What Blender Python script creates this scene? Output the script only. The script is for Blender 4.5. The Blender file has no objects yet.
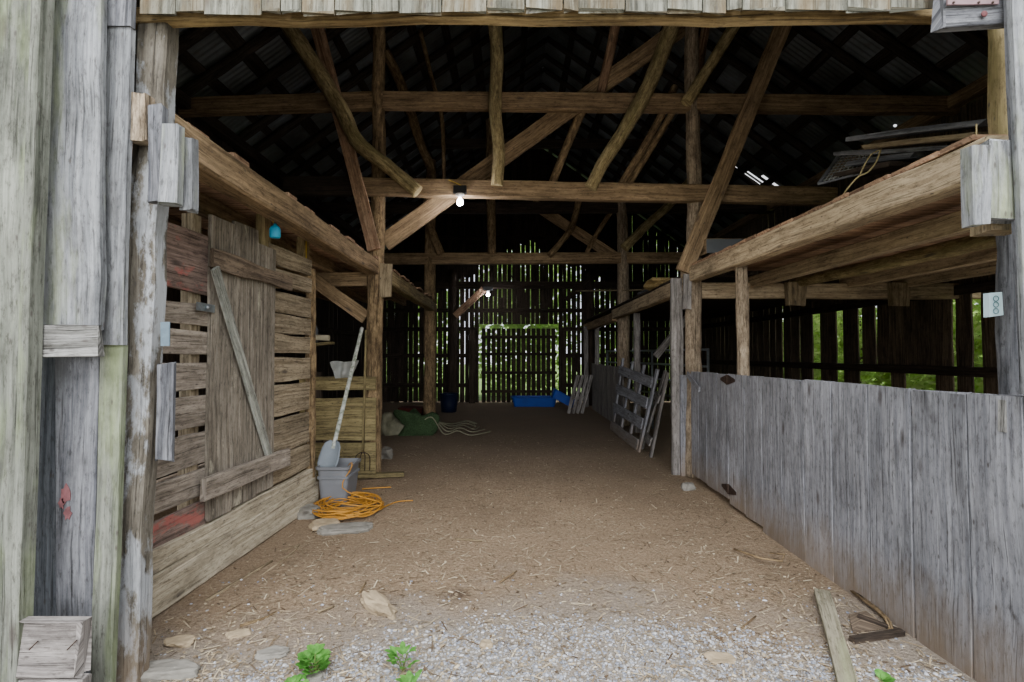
import bpy, math, random
from mathutils import Vector, noise
R = random.Random(7)
SC = bpy.context.scene
COL = SC.collection
F = 512.0
PITCH = math.atan(13/512)
CAMZ = 1.55
V = Vector
# ---------------------------------------------------------------- camera
cd = bpy.data.cameras.new('camera'); cam = bpy.data.objects.new('camera', cd); COL.objects.link(cam)
cd.sensor_width = 36; cd.lens = 18.0; cam.location = (0, 0, CAMZ)
cam.rotation_euler = (math.pi/2 + PITCH, 0, 0); cd.clip_start = 0.05; cd.clip_end = 300
SC.camera = cam
def ray(px, py):
    xc, yc = (px-512)/F, (341-py)/F
    return V((xc, math.cos(PITCH) - yc*math.sin(PITCH), math.sin(PITCH) + yc*math.cos(PITCH)))
def P(px, py, Y):
    d = ray(px, py); return V((0, 0, CAMZ)) + d*(Y/d.y)
def PX(px, py, X):
    d = ray(px, py); return V((0, 0, CAMZ)) + d*(X/d.x)
def PZ(px, py, z=0.0):
    d = ray(px, py); return V((0, 0, CAMZ)) + d*((z-CAMZ)/d.z)
def lin(h):
    h = h.lstrip('#'); c = [int(h[i:i+2], 16)/255 for i in (0, 2, 4)]
    return tuple(x/12.92 if x <= .04045 else ((x+.055)/1.055)**2.4 for x in c) + (1,)
# ---------------------------------------------------------------- materials
class N:
    def __init__(s, name):
        s.m = bpy.data.materials.new(name); s.m.use_nodes = True; s.t = s.m.node_tree
        s.b = s.t.nodes['Principled BSDF']; s.b.inputs['Specular IOR Level'].default_value = .25
    def n(s, typ, **kw):
        x = s.t.nodes.new(typ)
        for k, v in kw.items(): setattr(x, k, v)
        return x
    def l(s, a, b): s.t.links.new(a, b)
    def math(s, op, a, b=None):
        x = s.n('ShaderNodeMath', operation=op)
        for i, v in enumerate((a, b)):
            if v is None: continue
            if isinstance(v, (int, float)): x.inputs[i].default_value = v
            else: s.l(v, x.inputs[i])
        return x.outputs[0]
    def mix(s, f, a, b, mode='MIX'):
        x = s.n('ShaderNodeMix', data_type='RGBA', blend_type=mode)
        for i, v in ((0, f), (6, a), (7, b)):
            if isinstance(v, (int, float)): x.inputs[i].default_value = v
            elif isinstance(v, tuple): x.inputs[i].default_value = v
            else: s.l(v, x.inputs[i])
        return x.outputs[2]
    def ramp(s, f, lo, hi, a=0.0, b=1.0):
        x = s.n('ShaderNodeMapRange'); x.clamp = True
        s.l(f, x.inputs[0])
        for i, v in ((1, lo), (2, hi), (3, a), (4, b)): x.inputs[i].default_value = v
        return x.outputs[0]
    def vec(s, u, v, w=0.0):
        x = s.n('ShaderNodeCombineXYZ')
        for i, q in enumerate((u, v, w)):
            if isinstance(q, (int, float)): x.inputs[i].default_value = q
            else: s.l(q, x.inputs[i])
        return x.outputs[0]
    def noise(s, vec, scale, detail=4, rough=.55):
        x = s.n('ShaderNodeTexNoise'); x.inputs['Scale'].default_value = scale
        x.inputs['Detail'].default_value = detail; x.inputs['Roughness'].default_value = rough
        s.l(vec, x.inputs['Vector']); return x.outputs[0]
    def bump(s, h, strength, dist=.01):
        x = s.n('ShaderNodeBump'); x.inputs['Strength'].default_value = strength; x.inputs['Distance'].default_value = dist
        s.l(h, x.inputs['Height']); s.l(x.outputs[0], s.b.inputs['Normal'])
def wood(name, light, dark, stain=.5, var=.35, crack=.6, rough=.88, bump=.5, moss=None, moss_lo=.56, paint=None, plo=.58, knots=True, gscale=1.0, bark=False, soil=0.0):
    k = N(name); uv = k.n('ShaderNodeUVMap'); sp = k.n('ShaderNodeSeparateXYZ'); k.l(uv.outputs[0], sp.inputs[0])
    ge = k.n('ShaderNodeNewGeometry'); rnd = ge.outputs['Random Per Island']
    z = k.math('MULTIPLY', rnd, 61.0)
    u, v = sp.outputs[0], sp.outputs[1]
    w = k.noise(k.vec(k.math('MULTIPLY', u, 1.3), k.math('MULTIPLY', v, 2.2), z), 1.0, 2)
    vw = k.math('ADD', v, k.math('MULTIPLY', w, .06))
    if bark:
        g = k.noise(k.vec(k.math('MULTIPLY', u, 9*gscale), k.math('MULTIPLY', vw, 26*gscale), z), 1.0, 6, .7)
    else:
        g = k.noise(k.vec(k.math('MULTIPLY', u, 1.6*gscale), k.math('MULTIPLY', vw, 42*gscale), z), 1.0, 6, .65)
    st = k.noise(k.vec(k.math('MULTIPLY', u, 1.5), k.math('MULTIPLY', v, 5), z), 1.0, 4, .6)
    fine = k.noise(k.vec(k.math('MULTIPLY', u, 2.2), k.math('MULTIPLY', vw, 95), z), 1.0, 3)
    c = k.mix(k.ramp(g, .36, .64), lin(dark), lin(light))
    mt = k.noise(k.vec(k.math('MULTIPLY', u, 16), k.math('MULTIPLY', vw, 60), z), 1.0, 6, .75)
    c = k.mix(k.ramp(mt, .33, .48, .72, 0), c, (.22, .2, .18, 1), 'MULTIPLY')
    c = k.mix(k.ramp(mt, .55, .72, 0, .25), c, (min(1, lin(light)[0]*1.5), min(1, lin(light)[1]*1.5), min(1, lin(light)[2]*1.5), 1))
    c = k.mix(k.ramp(st, .3, .7, stain, 0), c, (.16, .155, .15, 1), 'MULTIPLY') if stain else c
    cr = k.ramp(fine, .34, .41)
    c = k.mix(k.math('MULTIPLY', k.math('SUBTRACT', 1.0, cr), crack), c, (.08, .07, .06, 1), 'MULTIPLY')
    h = k.math('ADD', k.math('ADD', g, k.math('MULTIPLY', mt, .6)), k.math('MULTIPLY', cr, .6))
    if knots:
        vo = k.n('ShaderNodeTexVoronoi'); vo.inputs['Scale'].default_value = 1.0
        k.l(k.vec(k.math('MULTIPLY', u, 1.7), k.math('MULTIPLY', v, 5.5), z), vo.inputs['Vector'])
        kd = k.ramp(vo.outputs['Distance'], .05, .13, .75, 0)
        c = k.mix(kd, c, (.05, .04, .035, 1))
    if moss:
        mo = k.noise(k.vec(k.math('MULTIPLY', u, 1.1), k.math('MULTIPLY', v, 6), k.math('ADD', z, 9.0)), 1.0, 5, .6)
        c = k.mix(k.ramp(mo, moss_lo, moss_lo+.18, 0, .7), c, lin(moss))
    if paint:
        pn = k.noise(k.vec(k.math('MULTIPLY', u, 2.2), k.math('MULTIPLY', v, 5), k.math('ADD', z, 23.0)), 1.0, 8, .7)
        c = k.mix(k.ramp(pn, plo, plo+.06, 0, .85), c, lin(paint))
    sv = k.n('ShaderNodeTexVoronoi'); sv.inputs['Scale'].default_value = 1.0
    k.l(k.vec(k.math('MULTIPLY', u, 14), k.math('MULTIPLY', v, 34), z), sv.inputs['Vector'])
    sc_ = k.n('ShaderNodeSeparateXYZ'); k.l(sv.outputs['Color'], sc_.inputs[0])
    c = k.mix(k.math('MULTIPLY', k.ramp(sv.outputs['Distance'], .10, .24, .75, 0), k.ramp(sc_.outputs[0], .80, .86)), c, (.06, .05, .045, 1))
    big = k.noise(k.vec(k.math('MULTIPLY', u, 3.2), k.math('MULTIPLY', v, 7), k.math('ADD', z, 4.0)), 1.0, 7, .72)
    c = k.mix(k.ramp(big, .36, .52, .5, 0), c, (.3, .28, .26, 1), 'MULTIPLY')
    if soil:
        sp2 = k.n('ShaderNodeSeparateXYZ'); k.l(ge.outputs['Position'], sp2.inputs[0])
        zz = k.math('ADD', sp2.outputs[2], k.math('MULTIPLY', k.math('SUBTRACT', big, .5), .5))
        c = k.mix(k.ramp(zz, .0, .42, soil, 0), c, lin('#7d6c58'))
    br = k.math('ADD', k.math('MULTIPLY', rnd, var), 1.0-var*.5)
    hs = k.n('ShaderNodeHueSaturation'); k.l(c, hs.inputs['Color']); k.l(br, hs.inputs['Value'])
    k.l(hs.outputs[0], k.b.inputs['Base Color']); k.b.inputs['Roughness'].default_value = rough
    k.bump(h, bump, .006 if not bark else .02)
    return k.m
def plain(name, col, rough=.6, metal=0.0, nz=.15, sc=12, bump=0.0, emit=None, es=0, col2=None):
    k = N(name); tc = k.n('ShaderNodeTexCoord'); nn = k.noise(tc.outputs['Object'], sc, 4)
    a = lin(col); b2 = lin(col2) if col2 else tuple(x*(1-nz*2) for x in a[:3]) + (1,)
    k.l(k.mix(k.ramp(nn, .35, .7), a, b2), k.b.inputs['Base Color'])
    k.b.inputs['Roughness'].default_value = rough; k.b.inputs['Metallic'].default_value = metal
    if bump: k.bump(nn, bump, .02)
    if emit:
        k.b.inputs['Emission Color'].default_value = lin(emit); k.b.inputs['Emission Strength'].default_value = es
    return k.m
M = {}
M['silver'] = wood('weathered_silver_wood', '#7f8084', '#4a4b50', stain=.42, var=.2, moss='#7f8468', moss_lo=.62)
M['fence'] = wood('grey_fence_wood', '#a3a4a9', '#7b7c82', stain=.5, var=.3, crack=.6, soil=.75)
M['front'] = wood('pale_front_wood', '#909294', '#5c5e61', stain=.38, var=.14, moss='#8a9170', moss_lo=.55)
M['headboard'] = wood('header_board_wood', '#8d8d80', '#46453b', stain=.65, var=.3, moss='#5f5038', moss_lo=.46)
M['sidewood'] = wood('side_wall_wood', '#7d6e5a', '#463c32', stain=.5, var=.5)  # darkwood copy lightened to make up for weak bounce light
M['frontgreen'] = wood('mossy_front_wood', '#83857b', '#53564c', stain=.45, var=.1, moss='#7a8560', moss_lo=.48)
M['bluegrey'] = wood('blue_grey_wood', '#7c8086', '#4c5056', stain=.4, var=.1)
M['flake'] = wood('flaking_white_post_wood', soil=.6, light='#7f796d', dark='#4f4940', stain=.4, var=.1, paint='#94979a', plo=.5, bump=.9, gscale=.7)
M['block'] = wood('pale_block_wood', '#a39d98', '#6a6461', stain=.3, var=.15, bump=1.0, gscale=.8)
M['rot'] = wood('rotten_wood', '#b5b4b0', '#4c4a44', stain=.7, var=.1, bump=1.4, gscale=.8)
M['beam'] = wood('brown_beam_wood', '#ab9270', '#735f46', stain=.5, var=.25, crack=.4)
M['beamgreen'] = wood('greenish_beam_wood', '#b5a277', '#7d6d4e', stain=.5, var=.2, moss='#777045', moss_lo=.5)
M['header'] = wood('header_beam_wood', '#b09a70', '#6b5635', stain=.45, var=.1, moss='#b09a6a', bump=1.0, gscale=.6)
M['joist'] = wood('joist_wood', '#cfbb9a', '#9a876c', stain=.45, var=.25)
M['deck'] = wood('loft_deck_wood', '#c09f80', '#80604a', stain=.5, var=.5)
M['bark'] = wood('bark_log_wood', '#b49a73', '#63503a', stain=.5, var=.2, bark=True, knots=False, bump=1.0)
M['barkgrey'] = wood('grey_log_wood', '#bfad94', '#7d6d59', stain=.45, var=.2, bark=True, knots=True, bump=.9)
M['pole'] = wood('peeled_pole_wood', '#bfae80', '#7d6d4a', stain=.5, var=.25, bark=True, knots=True, bump=.6, moss='#7a7448')
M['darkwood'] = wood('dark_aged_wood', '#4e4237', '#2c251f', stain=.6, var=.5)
M['rafter'] = wood('dark_rafter_wood', '#4c433a', '#2a251f', stain=.6, var=.5)  # dark brown tone shared by rafters and laths
M['partition'] = wood('partition_wood', '#b8ac9e', '#80766a', stain=.45, var=.4, paint='#7a4440', plo=.66)
M['partition2'] = wood('partition_far_wood', '#b5a68c', '#7c6e58', stain=.45, var=.35)
M['redboard'] = wood('faded_red_painted_wood', '#a08a80', '#685850', stain=.5, var=.2, paint='#a45f58', plo=.55)
M['sill'] = wood('sill_wood', '#cfc4ad', '#a1967f', stain=.3, crack=.35, var=.2)
M['door'] = wood('door_wood', '#aaa192', '#71685c', stain=.55, var=.25, paint='#b0aa97', plo=.60)
M['ledge'] = wood('door_ledge_wood', '#94826e', '#5d5044', stain=.55, var=.2)
M['brace'] = wood('pale_brace_wood', '#b4b5aa', '#80827a', stain=.35, var=.1)
M['manger'] = wood('olive_plank_wood', '#9c8e64', '#6a5f42', stain=.5, var=.25)
M['lathwood'] = wood('tan_lath_wood', '#a8977a', '#75664e', stain=.45, var=.4)  # plain tan tone for blocks, loose boards and sticks
M['farboard'] = wood('dim_grey_board_wood', '#aaa5a0', '#6d6864', stain=.5, var=.35)
M['lying'] = wood('lying_plank_wood', '#a39c86', '#77715d', stain=.4, var=.1, moss='#8a9168', moss_lo=.55)
M['rust'] = plain('rusty_iron', '#4a3c34', .8, .5, .3, 30, .3)
M['steel'] = plain('dull_steel', '#9aa2a6', .4, .8, .15, 30)
M['galv'] = plain('bluish_galvanised_plate', '#65757f', .5, .5, .15, 30)
M['black'] = plain('black_plastic', '#1d1d1e', .5)
M['tote'] = plain('grey_plastic', '#74767a', .5, 0, .06, 6)
M['shovel'] = plain('blue_grey_plastic', '#80888f', .5, 0, .1, 6)
M['mottled'] = plain('mottled_handle_paint', '#c9cbc2', .6, 0, .2, 26, 0, col2='#6f7a66')
M['cord'] = plain('orange_cord_rubber', '#b9822f', .55, 0, .12, 9)
M['hose'] = plain('pale_hose', '#8a8871', .6)
M['rope'] = plain('tan_twine', '#b3a274', .9)
M['yellow'] = plain('yellow_cord', '#c9a83a', .7)
M['rag'] = plain('off_white_cloth', '#9a9c97', .95, 0, .15, 9, .3)
M['cyan'] = plain('cyan_plastic', '#2f9fc4', .45, 0, .1, 8)
M['blue'] = plain('blue_plastic', '#1c45a0', .5, 0, .1, 5)
M['darkblue'] = plain('dark_blue_plastic', '#121a33', .5, 0, .1, 5)
M['greennet'] = plain('green_netting', '#42593a', .95, 0, .3, 40, .6)
M['redtub'] = plain('dull_red_plastic', '#5f2a22', .7, 0, .2, 8)
M['rock'] = plain('tan_rock', '#a8967a', .95, 0, .2, 9, .6)
M['rockgrey'] = plain('grey_rock', '#87837a', .95, 0, .2, 9, .6)
M['paper'] = plain('pale_paper', '#b8b096', .9)
M['pink'] = plain('faded_pink_plate', '#7d6669', .6, 0, .15, 20)
M['red'] = plain('faded_red_paint', '#7d5254', .8, 0, .2, 30)
M['redspot'] = plain('dull_red_spot', '#5e393b', .8, 0, .2, 30)
M['plate'] = plain('pale_blue_plate', '#b9d2d8', .5, 0, .06, 9)
M['teal'] = plain('teal_grey_line', '#5d7f86', .5)
M['white'] = plain('white_porcelain', '#d8d6d0', .4, 0, .03)
M['bulb'] = plain('lit_bulb_glass', '#ffffff', .3, 0, 0, 1, 0, emit='#f4f1ff', es=22)
M['leaf'] = plain('bright_leaf', '#c6dc92', .6, 0, .25, 6, 0, col2='#8fb262')
M['weed'] = plain('weed_leaf', '#6fae4e', .6, 0, .2, 30, 0, col2='#447a30')
M['stem'] = plain('green_stem', '#6a7a40', .7)
M['trunk'] = plain('tree_bark', '#5a5044', .9, 0, .3, 6, .6)
M['panel'] = plain('grey_board', '#55585a', .7, 0, .1, 5)
M['wire'] = plain('galvanised_mesh', '#a9aaa6', .5, .4, .15, 20)
M['straw'] = plain('dry_straw', '#a08a5c', .95, 0, .25, 60)
def leafmat(q):
    t = M[q].node_tree; b = t.nodes['Principled BSDF']; tr = t.nodes.new('ShaderNodeBsdfTranslucent'); mx = t.nodes.new('ShaderNodeMixShader'); mx.inputs[0].default_value = .45
    t.links.new(b.inputs['Base Color'].links[0].from_socket, tr.inputs['Color']); t.links.new(b.outputs[0], mx.inputs[1]); t.links.new(tr.outputs[0], mx.inputs[2]); t.links.new(mx.outputs[0], t.nodes['Material Output'].inputs['Surface'])
leafmat('leaf'); leafmat('weed')
def pebble_mat(name, cols, rough=.9):
    k = N(name); ge = k.n('ShaderNodeNewGeometry'); cr = k.n('ShaderNodeValToRGB')
    k.l(ge.outputs['Random Per Island'], cr.inputs[0]); e = cr.color_ramp.elements
    e[0].color = lin(cols[0]); e[1].color = lin(cols[-1])
    for i, c in enumerate(cols[1:-1]):
        x = e.new((i+1)/(len(cols)-1)); x.color = lin(c)
    tc = k.n('ShaderNodeTexCoord'); nn = k.noise(tc.outputs['Object'], 60, 3)
    k.l(k.mix(k.ramp(nn, .3, .7, .35, 0), cr.outputs[0], (.35, .35, .35, 1), 'MULTIPLY'), k.b.inputs['Base Color'])
    k.b.inputs['Roughness'].default_value = rough; return k.m
M['gravel'] = pebble_mat('gravel_stone', ['#7e8089', '#a8abb3', '#696d77', '#c6c7cb', '#94928f', '#b4afa8', '#838894'])
M['chips'] = pebble_mat('wood_chip_litter', ['#6b5842', '#b8a68a', '#4f4032', '#d8c8aa', '#a08e72', '#5a4836'])
def dirt_mat():
    k = N('barn_dirt'); tc = k.n('ShaderNodeTexCoord'); o = tc.outputs['Object']
    a = k.noise(o, 1.1, 5, .6); b = k.noise(o, 9, 6, .7); c = k.noise(o, 45, 5, .7); d = k.noise(o, 160, 3, .6)
    col = k.mix(k.ramp(a, .35, .65), lin('#8f7b64'), lin('#a38d73'))
    col = k.mix(k.ramp(b, .38, .66, .55, 0), col, lin('#8d7860'))
    col = k.mix(k.ramp(c, .55, .72, 0, .5), col, lin('#d2c2a8'))
    col = k.mix(k.ramp(c, .34, .47, .75, 0), col, lin('#5f4e3e'))
    col = k.mix(k.ramp(d, .36, .48, .6, 0), col, lin('#665645'))
    sp = k.n('ShaderNodeSeparateXYZ'); k.l(o, sp.inputs[0])
    # pale stone dust toward the yard
    dy = k.math('ADD', sp.outputs[1], k.math('MULTIPLY', k.math('SUBTRACT', a, .5), 2.4))
    dx = k.math('ABSOLUTE', k.math('SUBTRACT', sp.outputs[0], .15))
    dy = k.math('ADD', dy, k.math('MULTIPLY', dx, .22))
    dust = k.mix(k.ramp(c, .35, .65), lin('#8f8980'), lin('#b3ada3'))
    dust = k.mix(k.ramp(d, .3, .5, .5, 0), dust, lin('#77736d'))
    col = k.mix(k.ramp(dy, 2.55, 3.7, .85, 0), col, dust)
    # floor tone turns darker and greyer deep inside
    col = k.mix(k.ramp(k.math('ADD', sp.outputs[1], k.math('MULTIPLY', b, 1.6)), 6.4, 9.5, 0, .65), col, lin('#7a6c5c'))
    vd = k.n('ShaderNodeVectorMath', operation='DISTANCE'); k.l(o, vd.inputs[0]); q = PZ(458, 594); vd.inputs[1].default_value = (q.x, q.y, 0)
    col = k.mix(k.ramp(k.math('ADD', vd.outputs['Value'], k.math('MULTIPLY', b, .12)), .08, .2, .75, 0), col, lin('#4a382a'))
    k.l(col, k.b.inputs['Base Color']); k.b.inputs['Roughness'].default_value = .95
    k.bump(k.math('ADD', k.math('MULTIPLY', b, 1.2), k.math('ADD', c, k.math('MULTIPLY', d, .4))), .9, .03)
    return k.m
M['dirt'] = dirt_mat()
def roof_mat():
    k = N('corrugated_roof_metal'); tc = k.n('ShaderNodeTexCoord'); o = tc.outputs['Object']
    a = k.noise(o, 1.4, 4); b = k.noise(o, 14, 4)
    col = k.mix(k.ramp(a, .35, .65), lin('#7a7f82'), lin('#535653'))
    col = k.mix(k.ramp(b, .55, .75, 0, .5), col, lin('#6a5444'))
    k.l(col, k.b.inputs['Base Color']); k.b.inputs['Roughness'].default_value = .55; k.b.inputs['Metallic'].default_value = .35
    vo = k.n('ShaderNodeTexVoronoi'); vo.inputs['Scale'].default_value = 1.15; k.l(o, vo.inputs['Vector'])
    hole = k.math('LESS_THAN', vo.outputs['Distance'], .028)
    tr = k.n('ShaderNodeBsdfTransparent'); mx = k.n('ShaderNodeMixShader'); out = k.t.nodes['Material Output']
    k.l(hole, mx.inputs[0]); k.l(k.b.outputs[0], mx.inputs[1]); k.l(tr.outputs[0], mx.inputs[2]); k.l(mx.outputs[0], out.inputs['Surface'])
    return k.m
M['roof'] = roof_mat()
M['grass'] = plain('meadow_grass', '#6f8a48', .95, 0, .25, 3, .4, col2='#4c6632')
# ---------------------------------------------------------------- mesh building
class MB:
    def __init__(s): s.v = []; s.f = []; s.uv = []; s.sm = []
    def face(s, idx, uvs=None, smooth=False):
        s.f.append(idx); s.uv.append(uvs or [(0, 0)]*len(idx)); s.sm.append(smooth)
    def build(s, name, mat, parent=None, origin=None):
        if parent is not None: o = V(parent_world(parent))
        elif origin is not None: o = V(origin)
        else:
            xs = [p[0] for p in s.v]; ys = [p[1] for p in s.v]; zs = [p[2] for p in s.v]
            o = V(((min(xs)+max(xs))/2, (min(ys)+max(ys))/2, min(zs)))
        me = bpy.data.meshes.new(name); me.from_pydata([tuple(V(p)-o) for p in s.v], [], s.f)
        ul = me.uv_layers.new(name='UVMap'); i = 0
        flat = [c for u in s.uv for t in u for c in t]
        ul.data.foreach_set('uv', flat)
        me.polygons.foreach_set('use_smooth', s.sm)
        me.materials.append(M[mat]); me.update()
        ob = bpy.data.objects.new(name, me); COL.objects.link(ob)
        if parent is not None: ob.parent = parent
        else: ob.location = o
        return ob
def parent_world(o):
    w = V((0, 0, 0))
    while o is not None: w = w + o.location; o = o.parent
    return w
def rings(mb, rs, us, smooth=False, close=True, caps=True):
    """rs: list of rings (each a list of points); us: length coordinate for each ring"""
    n = len(rs[0]); b = len(mb.v); du, dv = R.random()*40, R.random()*40
    per = [0.0]
    for j in range(n): per.append(per[-1] + (V(rs[0][(j+1) % n]) - V(rs[0][j])).length)
    for r in rs: mb.v.extend([tuple(p) for p in r])
    for i in range(len(rs)-1):
        for j in range(n if close else n-1):
            j2 = (j+1) % n
            mb.face([b+i*n+j, b+i*n+j2, b+(i+1)*n+j2, b+(i+1)*n+j],
                    [(us[i]+du, per[j]+dv), (us[i]+du, per[j+1]+dv), (us[i+1]+du, per[j+1]+dv), (us[i+1]+du, per[j]+dv)], smooth)
    if caps and close:
        for i, rev in ((0, True), (len(rs)-1, False)):
            idx = [b+i*n+j for j in range(n)]; c = sum((V(p) for p in rs[i]), V())/n
            uv = [((V(rs[i][j])-c).length*.3+du, per[j]*.5+dv) for j in range(n)]
            if rev: idx = idx[::-1]; uv = uv[::-1]
            mb.face(idx, uv, False)
def frame(a, b, nrm):
    ax = (b-a).normalized(); nr = V(nrm); nr = (nr - ax*nr.dot(ax))
    if nr.length < 1e-4: nr = V((1, 0, 0)) - ax*ax.x
    nr.normalize(); return ax, ax.cross(nr).normalized(), nr
def plank(mb, a, b, w, t, nrm=(0, -1, 0), jit=.004, end=.0, ch=None, w2=None):
    """board from a to b; w across, t along the facing direction nrm"""
    a, b = V(a), V(b); L = (b-a).length; ax, sd, nr = frame(a, b, nrm)
    n = max(2, min(14, int(L/.22)+1)); rs = []; us = []
    c = ch if ch is not None else min(w, t)*.09; ph = R.random()*50
    for i in range(n+1):
        f = i/n; ww = (w + ((w2-w)*f if w2 else 0))/2; tt = t/2; o = a + (b-a)*f
        j1 = jit*(noise.noise(V((f*L*2.1, ph, 0))))*2; j2 = jit*noise.noise(V((f*L*2.1, ph+9, 3)))*2; j3 = jit*noise.noise(V((f*L*1.5, ph+19, 5)))
        hi, lo = ww+j1, -ww+j2
        sec = [(lo, -tt+c), (lo+c, -tt), (hi-c, -tt), (hi, -tt+c), (hi, tt-c), (hi-c, tt), (lo+c, tt), (lo, tt-c)]
        r = []
        for (x, y) in sec:
            e = 0
            if end and i in (0, n): e = (R.random()-.5)*2*end
            r.append(o + sd*x + nr*(y+j3) + ax*e)
        rs.append(r); us.append(f*L)
    rings(mb, rs, us)
def spline(pts, n):
    pts = [V(p) for p in pts]
    if len(pts) == 2: return [pts[0].lerp(pts[1], i/n) for i in range(n+1)]
    out = []; m = len(pts)-1
    for i in range(n+1):
        t = i/n*m; k = min(int(t), m-1); f = t-k
        p0 = pts[max(k-1, 0)]; p1 = pts[k]; p2 = pts[k+1]; p3 = pts[min(k+2, m)]
        out.append(.5*((2*p1) + (p2-p0)*f + (2*p0-5*p1+4*p2-p3)*f*f + (3*p1-p0-3*p2+p3)*f**3))
    return out
def log(mb, pts, r0, r1=None, sides=12, rough=.12, n=None, wob=.0):
    r1 = r1 if r1 is not None else r0
    L = sum((V(pts[i+1])-V(pts[i])).length for i in range(len(pts)-1))
    n = n or max(4, int(L/.13)); sp = spline(pts, n); rs = []; us = []; ph = R.random()*90
    ref = V((0, -1, .13)); u = 0
    for i, p in enumerate(sp):
        tg = (sp[min(i+1, n)]-sp[max(i-1, 0)]).normalized()
        sd = tg.cross(ref).normalized(); nr = sd.cross(tg)
        if i: u += (p-sp[i-1]).length
        rr = r0+(r1-r0)*i/n; q = []
        off = V((noise.noise(V((u*1.3, ph, 1))), noise.noise(V((u*1.3, ph, 7))), 0))*wob
        for j in range(sides):
            a = 2*math.pi*j/sides
            k = rr*(1 + rough*(noise.noise(V((u*3.2, math.cos(a)*1.4+ph, math.sin(a)*1.4))) + .5*noise.noise(V((u*9, math.cos(a)*3+ph, math.sin(a)*3)))))
            q.append(p + off + sd*math.cos(a)*k + nr*math.sin(a)*k)
        rs.append(q); us.append(u)
    rings(mb, rs, us, smooth=True)
def tube(mb, pts, r, sides=6, n=None, smooth=True):
    n = n or max(3, len(pts)*5); log(mb, pts, r, r, sides, 0, n)
def lathe(mb, c, prof, sides=16, ax=(0, 0, 1)):
    c = V(c); a = V(ax).normalized(); x = a.orthogonal().normalized(); y = a.cross(x)
    rings(mb, [[c + a*h + (x*math.cos(2*math.pi*j/sides) + y*math.sin(2*math.pi*j/sides))*max(r, 1e-4) for j in range(sides)] for r, h in prof], [h for r, h in prof], smooth=True)
def ring3(mb, c, ax, Rr, r, sides=20):
    c = V(c); a = V(ax).normalized(); x = a.orthogonal().normalized(); y = a.cross(x); b = len(mb.v); m = 6
    for i in range(sides):
        t = 2*math.pi*i/sides; d = x*math.cos(t)+y*math.sin(t)
        for j in range(m):
            s = 2*math.pi*j/m; mb.v.append(tuple(c + d*(Rr+r*math.cos(s)) + a*r*math.sin(s)))
    for i in range(sides):
        for j in range(m):
            mb.face([b+i*m+j, b+((i+1) % sides)*m+j, b+((i+1) % sides)*m+(j+1) % m, b+i*m+(j+1) % m], None, True)
ICO = None
def ico():
    global ICO
    if ICO: return ICO
    t = (1+5**.5)/2
    v = [V(p).normalized() for p in [(-1,t,0),(1,t,0),(-1,-t,0),(1,-t,0),(0,-1,t),(0,1,t),(0,-1,-t),(0,1,-t),(t,0,-1),(t,0,1),(-t,0,-1),(-t,0,1)]]
    f = [(0,11,5),(0,5,1),(0,1,7),(0,7,10),(0,10,11),(1,5,9),(5,11,4),(11,10,2),(10,7,6),(7,1,8),(3,9,4),(3,4,2),(3,2,6),(3,6,8),(3,8,9),(4,9,5),(2,4,11),(6,2,10),(8,6,7),(9,8,1)]
    ICO = (v, f); return ICO
def sub(v, f):
    v = list(v); c = {}; nf = []
    def mid(a, b):
        k = (min(a, b), max(a, b))
        if k not in c: v.append(((v[a]+v[b])/2).normalized()); c[k] = len(v)-1
        return c[k]
    for a, b, d in f:
        x, y, z = mid(a, b), mid(b, d), mid(d, a); nf += [(a, x, z), (b, y, x), (d, z, y), (x, y, z)]
    return v, nf
def rock(mb, c, sx, sy, sz, rot=0, level=2, rough=.35, flat=True, cl=.84):
    v, f = ico()
    for _ in range(level): v, f = sub(v, f)
    b = len(mb.v); ph = R.random()*99; cr, sr = math.cos(rot), math.sin(rot)
    for p in v:
        k = 1 + rough*noise.noise(p*1.3+V((ph, 0, 0))) + rough*.4*noise.noise(p*3.1+V((0, ph, 0)))
        q = V((max(-cl, min(cl, p.x)), max(-cl, min(cl, p.y)), max(-.62, min(.62, p.z))))*k
        x, y = q.x*sx*1.35, q.y*sy*1.35
        mb.v.append((c[0]+x*cr-y*sr, c[1]+x*sr+y*cr, c[2]+q.z*sz*1.5))
    for t in f: mb.face([b+i for i in t], None, not flat)
def quadpanel(mb, a, b, c, d, t, nrm):
    n = V(nrm).normalized()*t; q = [V(a), V(b), V(c), V(d)]
    rings(mb, [[p for p in q], [p+n for p in q]], [0, t])
# ---------------------------------------------------------------- object helpers
def tag(o, label, cat, group=None, kind=None):
    o['label'] = label; o['category'] = cat
    if group: o['group'] = group
    if kind: o['kind'] = kind
    return o
def thing(name, label, cat, loc, group=None):
    o = bpy.data.objects.new(name, None); COL.objects.link(o); o.location = loc; o.empty_display_size = .1
    return tag(o, label, cat, group)
def one(name, mb, mat, label, cat, group=None):
    return tag(mb.build(name, mat), label, cat, group)
def struct(name, mb, mat, label=None):
    o = mb.build(name, mat); o['kind'] = 'structure'
    if label: o['label'] = label
    return o
def sroot(name, loc=(0, 0, 0), label=None):
    o = bpy.data.objects.new(name, None); COL.objects.link(o); o.location = loc; o['kind'] = 'structure'
    if label: o['label'] = label
    return o
def beam(name, a, b, w, t, mat, label, cat='beam', group=None, nrm=(0, -1, 0), jit=.006, end=.0):
    m = MB(); plank(m, a, b, w, t, nrm, jit, end); return one(name, m, mat, label, cat, group)
def pole(name, pts, r0, r1, mat, label, cat='pole', group=None, rough=.14, wob=0, sides=12):
    m = MB(); log(m, pts, r0, r1, sides, rough, wob=wob); return one(name, m, mat, label, cat, group)
F1, F2, F3, YB = 6.56, 11.2, 15.6, 16.5
XL, XR, XC = -4.3, 5.75, .75
EZ, RZ = 4.82, 8.4
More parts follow.
